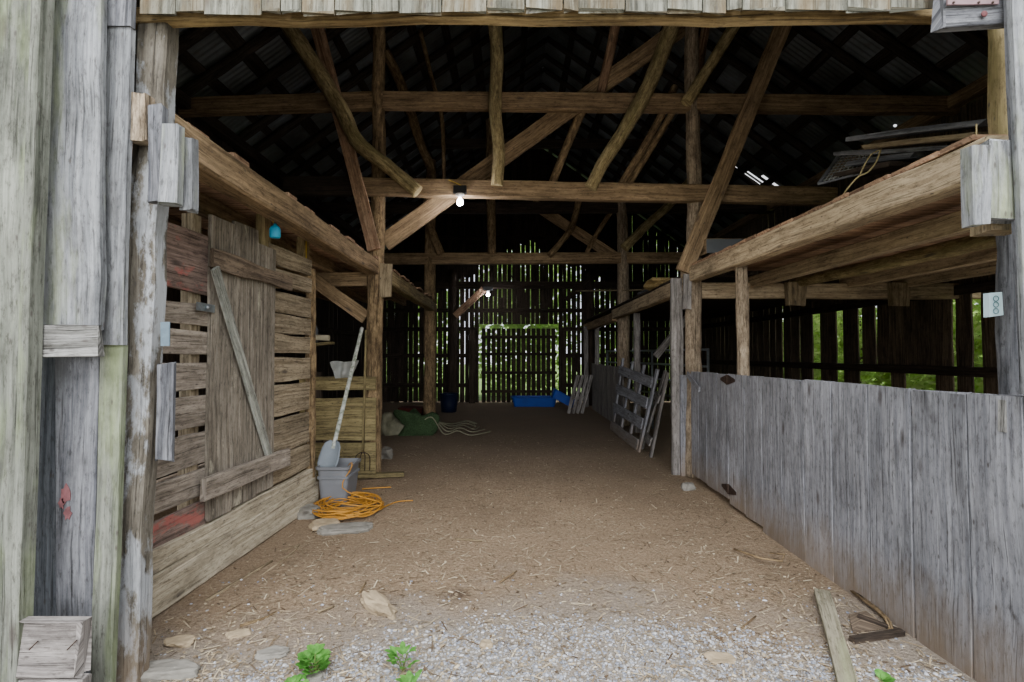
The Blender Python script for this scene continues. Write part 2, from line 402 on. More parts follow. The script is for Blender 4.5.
G1, G2 = 'timbers of the nearest crossing frame', 'timbers of the second crossing frame'
def roofz(x): return EZ + (RZ-EZ)*(1-abs(x-XC)/((XR-XL)/2))
# ================================================================ SETTING
# floor: slightly uneven dirt
def gz(x, y):
    q = V((x*.9, y*.9, 0)); 
    return .02*noise.noise(q) + .008*noise.noise(q*4.3) - .0
m = MB(); xs = [-7+.1*i for i in range(151)]; ys = []
y = 1.2
while y < 17.2: ys.append(y); y += .06 if y < 6 else .15
for yy in ys:
    for xx in xs: m.v.append((xx, yy, gz(xx, yy)))
nx = len(xs)
for j in range(len(ys)-1):
    for i in range(nx-1):
        m.face([j*nx+i, j*nx+i+1, (j+1)*nx+i+1, (j+1)*nx+i], None, True)
o = m.build('floor', 'dirt', origin=(0, 0, 0)); o['kind'] = 'structure'; o['label'] = 'packed brown dirt floor of the barn'
m = MB(); b0 = 0
m.v = [(-60, -40, -.06), (60, -40, -.06), (60, 80, -.06), (-60, 80, -.06)]; m.face([0, 1, 2, 3])
o = m.build('ground', 'grass', origin=(0, 0, 0)); o['kind'] = 'structure'; o['label'] = 'meadow ground around the barn'
m = MB(); m.v = [(-7, -14, -.03), (8, -14, -.03), (8, 1.3, -.01), (-7, 1.3, -.01)]; m.face([0, 1, 2, 3])
o = m.build('ground_yard', 'dirt', origin=(0, 0, 0)); o['kind'] = 'structure'; o['label'] = 'gravel yard in front of the barn'
# ceiling: corrugated sheets, laths, rafters
m = MB(); y0, y1 = 1.9, 17.0; npit = int((y1-y0)/.085)
def slope_pt(side, s, y, off=0.0):
    x0 = XL-.35 if side < 0 else XR+.35
    x = XC + (x0-XC)*s; z = RZ + (EZ-RZ)*(abs(x-XC)/((XR-XL)/2))
    nrm = V((side*(RZ-EZ), 0, (XR-XL)/2)).normalized()
    return V((x, y, z)) + nrm*off
SLIPS = []
for px, py in ((733, 171), (748, 176), (762, 181), (776, 185), (790, 189), (652, 270), (668, 276), (640, 262), (684, 274), (655, 283)):
    d = ray(px, py); k_ = (RZ-EZ)/((XR-XL)/2)       # where the roof plane of the right slope lies along this sight line
    t_ = (RZ + k_*XC - CAMZ + .12)/(d.z + k_*d.x); q_ = d*t_
    SLIPS.append(((q_.x-XC)/((XR-XL)/2+.35), q_.y))
for side in (-1, 1):
    b = len(m.v); cols = npit*4; rows = 24
    for i in range(cols+1):
        yy = y0 + (y1-y0)*i/cols
        for k in range(rows+1):
            q = slope_pt(side, k/rows, yy, .10 + .010*math.sin(i*math.pi/2))
            if k == 0: q.x = XC - side*.02; q.z += .05
            m.v.append(tuple(q))
    for i in range(cols):
        for k in range(rows):
            # a few sheets have slipped, leaving slots of daylight on the far right slope
            yy = y0 + (y1-y0)*i/cols
            a = b+i*(rows+1)+k
            if side > 0 and any(abs(yy-h[1]) < .035 and abs((k+.5)/rows - h[0]) < .045 for h in SLIPS): continue
            m.face([a, a+1, a+rows+2, a+rows+1], None, True)
ceil = m.build('ceiling', 'roof', origin=(0, 0, 0)); ceil['kind'] = 'structure'; ceil['label'] = 'underside of the rusty corrugated metal roof'
for side in (-1, 1):
    for k in range(1, 12):
        m = MB(); s = k/11.6; a = slope_pt(side, s, 2.0, .06); b = slope_pt(side, s, 16.9, .06)
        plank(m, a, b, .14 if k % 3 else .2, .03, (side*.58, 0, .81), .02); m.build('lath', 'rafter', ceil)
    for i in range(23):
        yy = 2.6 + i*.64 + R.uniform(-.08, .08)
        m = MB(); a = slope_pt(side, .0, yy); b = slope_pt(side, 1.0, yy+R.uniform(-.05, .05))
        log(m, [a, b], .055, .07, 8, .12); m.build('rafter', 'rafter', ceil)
# back wall: vertical boards with light between, double doors in the middle
YB0 = YB
m = MB(); x = XL; DX0, DX1 = P(481, 360, YB).x, P(557, 360, YB).x; dz = P(500, 327, YB).z
while x < XR:
    w = R.uniform(.105, .15); g = R.choice((.02, .025, .03, .02, .035))
    if -3.6 < x < 3.3: pass
    else: g = R.choice((0, 0, .012))
    if R.random() < .12: g = 0
    xc = x + w/2
    lo = dz+.09 if DX0-.05 < xc < DX1+.05 else R.uniform(-.01, .03)
    hi = roofz(xc) - .02
    px = 512 + xc*F/YB
    if hi > lo: plank(m, (xc, YB, lo), (xc, YB, hi), w, .025, (0, -1, 0), .006)
    zm = 5.25 - 1.15*abs(xc-.48)/2.0 + R.uniform(-.12, .12)
    if hi > zm and -3.6 < x < 3.3: plank(m, (xc+.1, YB+.03, zm), (xc+.1, YB+.03, roofz(xc+.1)-.03), .2, .02, (0, -1, 0), .002)
    if -3.6 < x < 3.3 and R.random() < .35:
        z0 = R.uniform(lo, min(zm, 3.5)); plank(m, (xc+.1, YB+.03, z0), (xc+.1, YB+.03, min(z0+R.uniform(.3, 1.5), hi)), .18, .02, (0, -1, 0), .002)
    x += w + g
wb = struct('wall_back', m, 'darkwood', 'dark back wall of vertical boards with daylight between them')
m = MB()
for z in (.55, 1.5, 2.35, 2.95, 3.75, 4.5, 5.3, 6.3):
    hw = ((XR-XL)/2)*(RZ-z)/(RZ-EZ) if z > EZ else (XR-XL)/2
    if z < dz:
        plank(m, (XL, YB-.05, z), (DX0-.1, YB-.05, z), .13, .05); plank(m, (DX1+.1, YB-.05, z), (XR, YB-.05, z), .13, .05)
    else: plank(m, (XC-hw, YB-.05, z), (XC+hw, YB-.05, z), .13, .05)
m.build('rail', 'darkwood', wb)
m = MB(); x = DX0+.02
while x < DX1-.05:
    w = .126; plank(m, (x+w/2, YB+.03, 0), (x+w/2, YB+.03, dz-.045), w, .025, jit=.004); x += w+.035
dr = struct('door_2', m, 'darkwood', 'tall slatted double doors at the far end of the barn')
m = MB()
for z in (.35, .95, 1.55, 2.1): plank(m, (DX0, YB-.02, z), (DX1, YB-.02, z), .09, .04)
m.build('door_rail', 'darkwood', dr)
# side walls
m = MB(); RW = []
def gapY(px): return XR*F/(px-512)
gaps = [(813, 821, 1), (837, 844, 1), (859, 863, 1), (876, 878, 1), (953, 957, 1), (973, 983, 1), (783, 784, 0), (800, 801, 0)]
gY = sorted([(gapY(b), gapY(a)) for a, b, k in gaps])
y = 2.4
segs = []
cur = 2.4
for a, b in gY + [(16.5, 16.6)]:
    L = a-cur
    if L > .05:
        n = max(1, round(L/.27)); ww = L/n
        for i in range(n): segs.append((cur+ww*i+ww/2, ww*.985))
    cur = b
for yc, w in segs:
    lo = .05
    px = 512 + XR*F/yc
    if 860 < px < 932 and R.random() < .6: lo = R.uniform(1.25, 1.34)
    if yc > 10.5: w *= R.choice((1, .9, .93))
    plank(m, (XR, yc, lo), (XR, yc, EZ-.12), w, .025, (-1, 0, 0), .008)
for a, b in gY:
    if b-a > .02: plank(m, (XR+.03, (a+b)/2, 2.33), (XR+.03, (a+b)/2, EZ-.12), b-a+.06, .02, (-1, 0, 0), .004)
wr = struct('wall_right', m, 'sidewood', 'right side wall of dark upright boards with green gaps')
for z in (.4, 1.33, 2.36, 3.6):
    m = MB(); plank(m, (XR-.05, 2.4, z), (XR-.05, 16.5, z), .12, .06, (-1, 0, 0)); m.build('rail', 'darkwood', wr)
m = MB(); y = 2.4
while y < 16.5:
    w = R.uniform(.2, .3); plank(m, (XL, y+w/2, .03), (XL, y+w/2, EZ-.1), w, .025, (1, 0, 0), .008); y += w + R.choice((0, .004, .012, .03 if y > 7 else 0))
wl = struct('wall_left', m, 'darkwood', 'dark left side wall of upright boards')
for z in (.9, 2.1, 3.6):
    m = MB(); plank(m, (XL+.05, 2.4, z), (XL+.05, 16.5, z), .12, .06, (1, 0, 0)); m.build('rail', 'darkwood', wl)
# front wall: boards above the opening, planks left and right
wf = sroot('wall_front', (0, 2.3, 0), 'weathered pale board front wall around the barn opening')
m = MB(); pxs = [140, 176, 205, 262, 281, 302, 335, 372, 399, 442, 487, 525, 563, 578, 625, 667, 702, 726, 742, 785, 846, 890, 936]
for i in range(len(pxs)-1):
    a = P(pxs[i]+.6, 14, 2.32); b = P(pxs[i+1]-.6, 14, 2.32); xc = (a.x+b.x)/2
    zl = P((pxs[i]+pxs[i+1])/2, R.uniform(11.5, 15) - 4*(pxs[i]-140)/800, 2.32).z
    plank(m, (xc, 2.32, zl), (xc, 2.32, roofz(xc)+.05), b.x-a.x, .016, jit=.003, end=.012)
m.build('board', 'headboard', wf)
m = MB()
for rng in ((XL-.1, -2.5), (2.55, XR+.1)):
    x = rng[0]
    while x < rng[1]:
        w = R.uniform(.2, .28); w = min(w, rng[1]-x)
        plank(m, (x+w/2, 2.33, 0), (x+w/2, 2.33, roofz(x+w/2)), w*.995, .03); x += w
m.build('board', 'front', wf)
m = MB()
for rng in ((-2.5, -1.5), (1.95, 2.6)):
    x = rng[0]
    while x < rng[1]:
        w = .25; plank(m, (x+w/2, 2.36, 3.25), (x+w/2, 2.36, roofz(x+w/2)), w*.995, .03); x += w
m.build('board', 'front', wf)
def fplank(pts, Y, t, mat, name='plank', end=.0, jit=.004, below=.06):
    """plank on the front wall from bottom-left,bottom-right,top-right,top-left pixels; bottom may run below the picture"""
    bl, br, tr, tl = [P(px, py, Y) for px, py in pts]
    m = MB(); a = (bl+br)/2; b = (tl+tr)/2
    plank(m, a, b, (br-bl).length, t, (0, -1, 0), jit, end, w2=(tr-tl).length); return m.build(name, mat, wf)
fplank([(-45, 700), (19, 700), (47, -60), (-25, -60)], 2.12, .04, 'frontgreen')
fplank([(14, 700), (23, 700), (50, -60), (40, -60)], 2.10, .07, 'frontgreen', 'corner_strip')
fplank([(44, 332), (101, 330), (105, -60), (50, -60)], 2.22, .04, 'front', end=.035, jit=.01)
fplank([(20, 700), (62, 700), (62, 350), (36, 350)], 2.36, .03, 'bluegrey')
fplank([(59, 700), (92, 700), (103, 345), (58, 345)], 2.31, .035, 'silver')
fplank([(92.5, 700), (113, 700), (125, 345), (103.5, 345)], 2.31, .035, 'frontgreen')
for k_, (px, py, r_) in enumerate(((66, 494, .03), (68, 513, .022), (62, 503, .018))):
    c_ = P(px, py, 2.29); m = MB(); rings(m, [[c_ + V((r_*.7*math.cos(a*.52)*(1+.35*math.sin(a*3.1+k_)), -.001*h, r_*1.3*math.sin(a*.52)*(1+.3*math.cos(a*2.3+k_)))) for a in range(12)] for h in (0, 3)], [0, .01]); m.build('paint_mark', 'red', wf)
fplank([(98, 345), (125, 345), (133, 28), (106, 28)], 2.30, .035, 'front')
fplank([(106, 28), (133, 28), (136, -60), (108, -60)], 2.29, .035, 'silver')
fplank([(100, 345), (122, 345), (135, -60), (108, -60)], 2.38, .03, 'bluegrey')
# right front planks
fplank([(1024, 394), (1075, 394), (1075, -60), (1007, -60)], 2.14, .03, 'front')
fplank([(1022, 394), (1032, 394), (1016, -60), (1003, -60)], 2.17, .03, 'silver', 'corner_strip')
# wood blocks on the front
def block(name, quad, Y, t, mat, label, cat='wood block', group=None, end=.02, jit=.012):
    bl, br, tr, tl = [P(px, py, Y) for px, py in quad]
    m = MB(); a = (bl+tl)/2; b = (br+tr)/2
    plank(m, a, b, (tl-bl).length, t, (0, -1, 0), jit, end, w2=(tr-br).length); return one(name, m, mat, label, cat, group)
block('rotten_block', [(38, 358), (98, 356), (100, 326), (40, 325)], 2.16, .04, 'rot', 'rotten grey wood block under the broken-off plank end on the left', end=.015)
block('wood_block', [(24, 674), (82, 673), (84, 619), (27, 618)], 2.09, .05, 'block', 'pale square wood block nailed low at the left corner of the front')
block('wood_block', [(16, 720), (83, 719), (83, 677), (18, 677)], 2.10, .05, 'block', 'pinkish wood block at the bottom left edge, below the square one')
for px in ((29, 650, 37, 642), (67, 650, 76, 641)):
    m = MB(); tube(m, [P(px[0], px[1], 2.045), P(px[2], px[3], 2.055), P(px[2], px[3], 2.08)], .0025, 5)
    one('nail', m, 'rust', 'bent rusty nail in the %s half of the pale square block' % ('left' if px[0] < 50 else 'right'), 'nail', 'nails in the pale square block')
# ---------------------------------------------------------------- opening posts and header
beam('header_beam', P(128, 18, 2.42), P(948, 13, 2.42), .075, .06, 'header', 'rough tan header beam across the top of the opening', jit=.012)
m = MB(); plank(m, V((-1.815, 2.45, -.02)), V((-1.712, 2.45, 3.3)), .138, .10, (0, -1, 0), .012); one('opening_post', m, 'flake', 'rough post with flaking white surface at the left side of the opening', 'post')
m = MB(); log(m, [V((2.44, 2.47, -.03)), P(1013, 400, 2.46), P(1011, 238, 2.46), P(1010, 205, 2.46)], .055, .05, 12, .3, n=40); one('opening_post', m, 'silver', 'rough ragged grey post on the right side of the opening, below the pale block', 'post')
m = MB(); log(m, [P(1004, 210, 2.47), P(1002, 130, 2.47), P(1000, 15, 2.47)], .05, .047, 12, .16); one('opening_post', m, 'beamgreen', 'ochre upper post on the right side of the opening, above the pale block', 'post')
block('header_block', [(938, 30), (1005, 27), (1008, -30), (937, -30)], 2.225, .045, 'silver', 'grey block above the right end of the opening carrying a pink plate')
t = thing('sign_plate', 'faded pink plate with bolts on the grey block at top right', 'sign', P(970, 6, 2.18))
m = MB(); plank(m, P(947, 1, 2.185), P(998, 0, 2.185), .034, .008); m.build('plate', 'pink', t)
for px in (953, 978, 992):
    m = MB(); lathe(m, P(px, 3, 2.182), [(.005, 0), (.005, .006), (.0, .007)], 8, (0, -1, 0)); m.build('bolt', 'rust', t)
m = MB(); lathe(m, P(984, 14, 2.187), [(.014, 0), (.013, .004), (0, .004)], 10, (0, -1, 0)); one('paint_spot', m, 'redspot', 'round faded red spot under the pink plate', 'marker')
# cleats hung at the left beam end
GC = 'boards covering the left loft beam end'
def upright(name, quad, Y, t, mat, label, cat='board', group=None, end=.008, jit=.005):
    bl, br, tr, tl = [P(px, py, Y) for px, py in quad]
    m = MB(); plank(m, (bl+br)/2, (tl+tr)/2, (br-bl).length, t, (0, -1, 0), jit, end, w2=(tr-tl).length); return one(name, m, mat, label, cat, group)
upright('cleat_board', [(151, 203), (164, 203), (165, 108), (152, 106)], 2.33, .05, 'silver', 'narrow grey board left of two pale boards covering the left loft beam end', group=GC)
upright('cleat_board', [(162, 203), (179, 205), (182, 128), (166, 125)], 2.26, .05, 'front', 'pale thick middle board covering the left loft beam end', group=GC)
upright('cleat_board', [(183, 210), (195, 212), (195, 142), (183, 137)], 2.33, .06, 'front', 'lower pale board nearest the opening on the left loft beam end', group=GC)
upright('cleat_board', [(156, 462), (173, 458), (174, 364), (157, 364)], 2.42, .02, 'silver', 'short pale board on the inner face of the left opening post', end=.012)
upright('notch_block', [(134, 140), (150, 146), (151, 98), (135, 96)], 2.34, .08, 'barkgrey', 'short wood filler in the notch of the left opening post', 'wood block')
m = MB(); plank(m, P(166, 346, 2.36), P(166, 322, 2.36), .038, .006); one('metal_plate', m, 'galv', 'bluish metal plate on the left opening post', 'plate')
m = MB(); plank(m, P(163, 352, 2.36), P(163, 331, 2.36), .02, .006); 
# right big block
t = thing('loft_end_block', 'pale wide block of two knotty boards on the right loft beam end', 'wood block', P(992, 226, 2.3))
for q in ([(968, 227), (984, 224), (984, 143), (967, 152)], [(983, 225), (1017, 217), (1015, 138), (984, 148)]):
    bl, br, tr, tl = [P(px, py, 2.2) for px, py in q]
    m = MB(); plank(m, (bl+br)/2, (tl+tr)/2, (br-bl).length, .07, (0, -1, 0), .004, .006, w2=(tr-tl).length); m.build('board', 'front', t)
upright('support_block', [(980, 236), (1014, 230), (1014, 219), (980, 223)], 2.32, .12, 'lathwood', 'small tan block under the right loft beam end', 'wood block')
# ================================================================ LEFT PARTITION AND DOOR
WA, WB_ = PZ(152, 614), PZ(312, 505)
def wx(Y): return WA.x + (WB_.x-WA.x)*(Y-WA.y)/(WB_.y-WA.y)
WN = V((1, (WA.x-WB_.x)/(WB_.y-WA.y), 0)).normalized()
def W(Y, z, off=0): return V((wx(Y), Y, z)) + WN*off
def wY(px):
    k = (px-512)/F; s = (WB_.x-WA.x)/(WB_.y-WA.y); return (WA.x - s*WA.y)/(k-s)
YD0, YD1, YE = wY(204), wY(270), wY(311)
pt = thing('stall_partition', 'left stall wall of gapped horizontal boards around the plank door', 'partition', (wx(4.2), 4.2, 0))
rowsL = [(2.37, 2.18, 'redboard'), (2.175, 1.96, 'redboard'), (1.89, 1.74, 'partition'), (1.70, 1.55, 'partition'), (1.49, 1.31, 'partition'), (1.27, 1.06, 'partition'), (1.01, .80, 'partition'), (.76, .585, 'partition'), (.55, .36, 'redboard')]
for mat, nm in (('partition', 'board_panel'), ('redboard', 'painted_board')):
    m = MB()
    for a, b, k in rowsL:
        if k == mat: plank(m, W(2.55, (a+b)/2 + R.uniform(-.015, .015)), W(YD0+.03, (a+b)/2 + R.uniform(-.01, .01)), a-b, .03, WN, .008)
    ob = m.build(nm, mat, pt)
    if mat == 'redboard': ob['label'] = 'boards with faded red paint'
rowsR = [(2.50, 2.34), (2.30, 2.16), (2.11, 1.92), (1.90, 1.73), (1.725, 1.56), (1.52, 1.30), (1.27, 1.0), (.97, .80), (.795, .67), (.65, .42)]
m = MB()
for a, b in rowsR: plank(m, W(YD1-.04, (a+b)/2 + R.uniform(-.01, .01)), W(YE-.02, (a+b)/2 + R.uniform(-.01, .01)), a-b, .03, WN, .008)
m.build('board_panel', 'partition2', pt)
m = MB(); plank(m, W(2.6, .115, .03), W(YE+.08, .115, .03), .21, .06, WN, .006); plank(m, W(2.6, .235, .035), W(YE+.06, .235, .035), .03, .06, WN, .008); m.build('sill_board', 'sill', pt)
m = MB(); plank(m, W(2.6, .32, .02), W(YE+.05, .32, .02), .14, .05, WN, .008); m.build('sill_board', 'sill', pt)
m = MB()
for Y in (2.7, YD0-.06, YD1+.02): plank(m, W(Y, .2, -.06), W(Y, 2.5, -.06), .1, .08, WN)
m.build('stud', 'partition2', pt)
m = MB(); log(m, [W(YE, .3, -.0), W(YE, 1.4, .0), W(YE, 2.42, -.01)], .055, .05, 9, .3); m.build('end_post', 'bark', pt)
m = MB(); plank(m, W(YD1-.06, 2.3, -.04), W(YD1-.06, 2.74, -.04), .11, .08, WN); one('stud_post', m, 'beamgreen', 'short brown stud above the plank door top', 'post')
m = MB(); plank(m, W(YE-.1, 2.4, -.05), W(YE-.1, 2.72, -.05), .12, .08, WN); one('stud_post', m, 'beamgreen', 'short stud above the far end of the stall wall with yellow strap', 'post')
m = MB(); plank(m, W(YE-.14, 2.36, .0), W(YE-.14, 2.68, .0), .02, .004, WN); one('strap', m, 'yellow', 'yellow strap hanging on the stud at the far end of the stall wall', 'strap')
# door
dd = sroot('door_1', W((YD0+YD1)/2, .4), 'old plank stall door with ledges and a pale diagonal brace')
m = MB(); e = [YD0, YD0+(YD1-YD0)*.31, YD0+(YD1-YD0)*.68, YD1]
tops = (2.52, 2.55, 2.45)
for i in range(3): plank(m, W((e[i]+e[i+1])/2, .40 + .01*i, .03), W((e[i]+e[i+1])/2, tops[i], .03), (e[i+1]-e[i])*.985, .03, WN, .005, .004)
m.build('door_panel', 'door', dd)
m = MB(); a = PX(211, 258, wx(3.6)+.07); b = PX(291, 284, wx(4.9)+.07); plank(m, a, b, .13, .03, WN, .012, .02); m.build('door_ledge', 'ledge', dd)
m = MB(); a = PX(203, 490, wx(3.5)+.08); b = PX(288, 457, wx(4.8)+.08); plank(m, a, b, .15, .04, WN, .006, .01); m.build('door_ledge', 'partition', dd)
m = MB(); a = PX(215, 268, wx(3.7)+.10); b = PX(269, 456, wx(4.3)+.07); plank(m, a, b, .075, .025, WN, .002); m.build('diagonal_brace', 'brace', dd)
m = MB(); a = PX(197, 306, wx(3.45)+.05); b = PX(214, 309, wx(3.6)+.06); plank(m, a, b, .055, .012, WN, 0); la = m.build('latch', 'steel', dd); m = MB(); lathe(m, (a+b)/2+WN*.005, [(.016, -.0), (.014, .02), (0, .022)], 10, WN); m.build('knob', 'steel', la)
# blue bottle
c = P(275, 231, 4.0); t = thing('hanging_bottle', 'small bright blue plastic jug hanging above the stall door', 'jug', c)
m = MB(); lathe(m, c+V((0, 0, -.055)), [(.0, 0), (.036, 0), (.042, .012), (.042, .07), (.03, .092), (.015, .1), (.015, .112), (0, .112)], 14); m.build('body', 'cyan', t)
m = MB(); tube(m, [c+V((-.005, 0, .05)), c+V((-.02, 0, .085)), c+V((-.03, 0, .115)), c+V((-.012, 0, .14))], .004, 5); m.build('cord', 'yellow', t)
# ================================================================ LEFT LOFT
def loftbeam(name, a, b, h, w, mat, label, **k):
    return beam(name, a, b, w, h, mat, label, nrm=(0, 0, 1), **k)
A = P(176, 118, 2.5); B = P(378, 268, F1); LXn = A.x-.09
loftbeam('loft_beam', V((A.x-.09, 2.45, 2.655)), V((B.x-.06, F1+.25, 2.655)), .19, .16, 'beam', 'heavy left loft beam from the opening post to the log post', jit=.01)
loftbeam('loft_beam', V((B.x-.03, F1+.15, 2.62)), V((P(432, 305, F2).x, F2+.3, 2.58)), .2, .15, 'beamgreen', 'far left loft beam behind the log post', jit=.01)
m = MB(); y = 2.5; xa, xb = XL+.1, LXn+.06
while y < 11.3:
    w = R.uniform(.15, .24); plank(m, (xa, y+w/2, 2.775), (xb-.06+R.uniform(-.01, .06), y+w/2, 2.762), w*.97, .03, (0, 0, 1), .008); y += w
one('loft_deck', m, 'deck', 'left hay loft floor of reddish brown boards', 'loft floor')
for i, X in enumerate((-2.35, -3.0, -3.65)):
    loftbeam('joist', V((X, 2.5, 2.68)), V((X, F1+4.6, 2.68)), .15, .08, 'beam', ('left loft joist just behind the stall wall', 'left loft joist second behind the stall wall', 'left loft joist nearest the left side wall')[i], group='left loft joists')
beam('loft_crossbeam', V((XL+.1, F1+.1, 2.48)), P(378, 279, F1+.1), .19, .12, 'beam', 'left crossbeam under the loft running to the log post', group=G1)
beam('knee_brace', P(312, 278, F1-.02), P(366, 318, F1-.02), .17, .05, 'beam', 'left diagonal knee brace under the loft crossbeam', 'brace', G1)
upright('hanging_block', [(380, 297), (391, 297), (392, 266), (381, 262)], F1-.2, .06, 'lathwood', 'short upright block nailed to the left loft beam at the log post', 'wood block')
# ================================================================ FRAME 1
pole('log_post', [P(372, 476, F1), P(374, 350, F1), P(378, 190, F1), P(379, -12, F1)], .125, .075, 'bark', 'bark covered log post on the left of the nearest frame', 'post', G1, rough=.15, wob=.02)
pole('log_post', [V((P(692, 400, F1).x, F1, 0)), P(693, 330, F1), P(694, 200, F1), P(692, 100, F1), P(692, -6, F1)], .105, .085, 'barkgrey', 'log post on the right of the nearest frame behind the gate', 'post', G1, rough=.15, wob=.02)
beam('tie_beam', P(172, 108, F1), P(384, 101, F1), .22, .12, 'beam', 'upper tie beam left of the bark covered log post', group=G1)
beam('tie_beam', P(384, 101, F1-.02), P(966, 106, F1-.02), .22, .12, 'beam', 'long upper tie beam of the nearest frame right of the log post', group=G1)
beam('tie_beam', P(362, 187, F1-.1), P(835, 197, F1-.1), .22, .12, 'beam', 'lower tie beam of the nearest frame carrying the light bulb', group=G1)
beam('tie_beam', P(285, 186, F1+.12), P(372, 187, F1+.12), .25, .1, 'darkwood', 'dark lower tie beam piece left of the log post', group=G1)
beam('brace', P(384, 243, F1+.12), P(700, 14, F1+.12), .23, .05, 'beam', 'long diagonal brace board rising right from the left log post', 'brace', G1)
beam('brace', P(790, 8, F1-.22), P(684, 272, F1-.22), .2, .05, 'beam', 'diagonal brace board crossing both tie beams above the gate', 'brace', G1)
beam('brace', P(313, 10, F1-.18), P(374, 250, F1-.18), .16, .05, 'deck', 'dark reddish brace board leaning to the left log post', 'brace', G1)
GP = 'crooked poles on the nearest frame'
pole('crooked_pole', [P(278, 10, F1-.32), P(312, 62, F1-.32), P(338, 104, F1-.32), P(358, 142, F1-.32), P(390, 168, F1-.3), P(418, 192, F1-.28)], .10, .085, 'pole', 'curved pale pole left of the log post, ending on the lower tie beam', group=GP)
pole('crooked_pole', [P(494, 10, F1-.16), P(497, 60, F1-.16), P(495, 110, F1-.16), P(499, 150, F1-.16), P(497, 186, F1-.16)], .085, .075, 'pole', 'upright pole in the middle between the two tie beams', group=GP)
pole('crooked_pole', [P(679, 8, F1-.2), P(650, 82, F1-.2), P(628, 124, F1-.2), P(605, 160, F1-.2), P(590, 188, F1-.2)], .10, .08, 'pole', 'leaning yellowish pole crossing the upper tie beam right of centre', group=GP)
pole('crooked_pole', [P(744, 10, F1-.2), P(716, 56, F1-.2), P(686, 103, F1-.2)], .075, .07, 'pole', 'leaning pole reaching the right log post at the upper tie beam', group=GP)
pole('crooked_pole', [P(618, 14, F1+.1), P(607, 66, F1+.1), P(598, 104, F1+.1)], .065, .06, 'deck', 'short reddish pole above the upper tie beam, right of centre', group=GP)
pole('crooked_pole', [P(592, 88, F1+.2), P(578, 120, F1+.19), P(562, 158, F1+.1), P(549, 192, F1+.02)], .065, .05, 'bark', 'thin pole behind both tie beams, left of the leaning yellowish pole', group=GP)
pole('crooked_pole', [P(675, 87, F1+.1), P(650, 136, F1+.08), P(616, 192, F1+.02)], .05, .045, 'bark', 'thin pole behind the tie beams with its knobbed end above the upper beam', group=GP)
pole('crooked_pole', [P(682, 96, F1+.18), P(655, 142, F1+.1), P(624, 192, F1+.03)], .045, .04, 'bark', 'thinnest of the two parallel poles left of the right log post', group=GP)
pole('crooked_pole', [P(708, 12, F1+.3), P(700, 60, F1+.3), P(694, 100, F1+.3)], .06, .06, 'deck', 'dark pole beside the top of the right log post', group=GP)
pole('crooked_pole', [P(384, 50, 7.9), P(393, 66, 8.1), P(404, 92, 8.6), P(420, 142, 9.6), P(432, 176, 10.2), P(427, 215, 10.9), P(441, 254, 11.05)], .08, .09, 'bark', 'long crooked pole behind the upper left tie beam reaching the second frame')
pole('crooked_pole', [P(420, 30, 8.2), P(431, 75, 8.2), P(442, 120, 8.2), P(444, 190, 8.2)], .035, .03, 'bark', 'slender dark pole hanging between the tie beams left of the middle pole')
# eave post at the right
m = MB(); plank(m, P(962, 132, F1), P(962, 94, F1), .17, .14); one('eave_post', m, 'deck', 'short reddish post under the eave at the right end of the upper tie beam', 'post')
m = MB(); plank(m, V((XR-.1, 2.5, EZ-.05)), V((XR-.1, 16.4, EZ-.05)), .14, .16, (0, 0, 1)); one('wall_plate_beam', m, 'beam', 'long plate beam along the right eave', 'beam')
m = MB(); plank(m, V((XL+.1, 2.5, EZ-.05)), V((XL+.1, 16.4, EZ-.05)), .14, .16, (0, 0, 1)); one('wall_plate_beam', m, 'darkwood', 'dark plate beam along the left eave', 'beam')
# ================================================================ RIGHT LOFT
RX = 2.27
loftbeam('loft_beam', V((RX, 2.36, 2.475)), V((RX, F1+.1, 2.55)), .185, .14, 'joist', 'heavy right loft beam running back above the board fence', jit=.008)
loftbeam('loft_beam', V((RX, F1, 2.45)), V((RX, F2+.1, 2.42)), .2, .14, 'joist', 'second right loft beam beyond the gate', jit=.01)
loftbeam('loft_beam', V((RX, F2, 2.36)), V((RX, F3+.1, 2.36)), .2, .14, 'beam', 'third right loft beam in the dark near the back wall', jit=.01)
JL = ('squared joist under the right loft, next to the loft beam', 'straw covered log joist under the right loft', 'third squared joist under the right loft', 'joist under the right loft nearest the side wall')
for i, X in enumerate((3.1, 3.7, 4.35, 5.05)):
    if i == 1:
        pole('loft_joist', [V((X, 2.4, 2.44)), V((X+.04, 4.4, 2.45)), V((X-.03, F1+.1, 2.47))], .075, .065, 'pole', JL[i], 'joist', 'right loft joists')
    else: loftbeam('loft_joist', V((X, 2.4, 2.455)), V((X, F1+.15, 2.475)), .15, .09, 'joist', JL[i], cat='joist', group='right loft joists')
m = MB(); y = 2.42
while y < F1+.05:
    w = R.uniform(.14, .22); zz = 2.585 + .075*(y-2.36)/4.3
    plank(m, (RX-.055+R.uniform(-.012, .012), y+w/2, zz), (XR-.06, y+w/2, zz-.03), w*.96, .028, (0, 0, 1), .006); y += w
one('loft_deck', m, 'deck', 'right hay loft floor of brown boards above the fenced stall', 'loft floor')
m = MB(); y = F1+.1
while y < F3:
    w = R.uniform(.15, .25); plank(m, (RX-.05, y+w/2, 2.575), (XR-.06, y+w/2, 2.575), w*.93, .028, (0, 0, 1), .008); y += w
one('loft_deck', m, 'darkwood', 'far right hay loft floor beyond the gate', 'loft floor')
beam('loft_crossbeam', P(700, 291, F1+.05), P(990, 291, F1+.05), .2, .12, 'joist', 'right crossbeam under the loft joists above the fence', group=G1)
for i, px in enumerate((796, 899)):
    upright('joist_block', [(px-9, 306), (px+8, 306), (px+9, 283), (px-10, 283)], F1-.058, .1, 'lathwood', ('tan block on the right crossbeam, nearer the gate', 'tan block on the right crossbeam, nearer the opening post')[i], 'wood block', 'tan blocks on the crossbeam', end=.015)
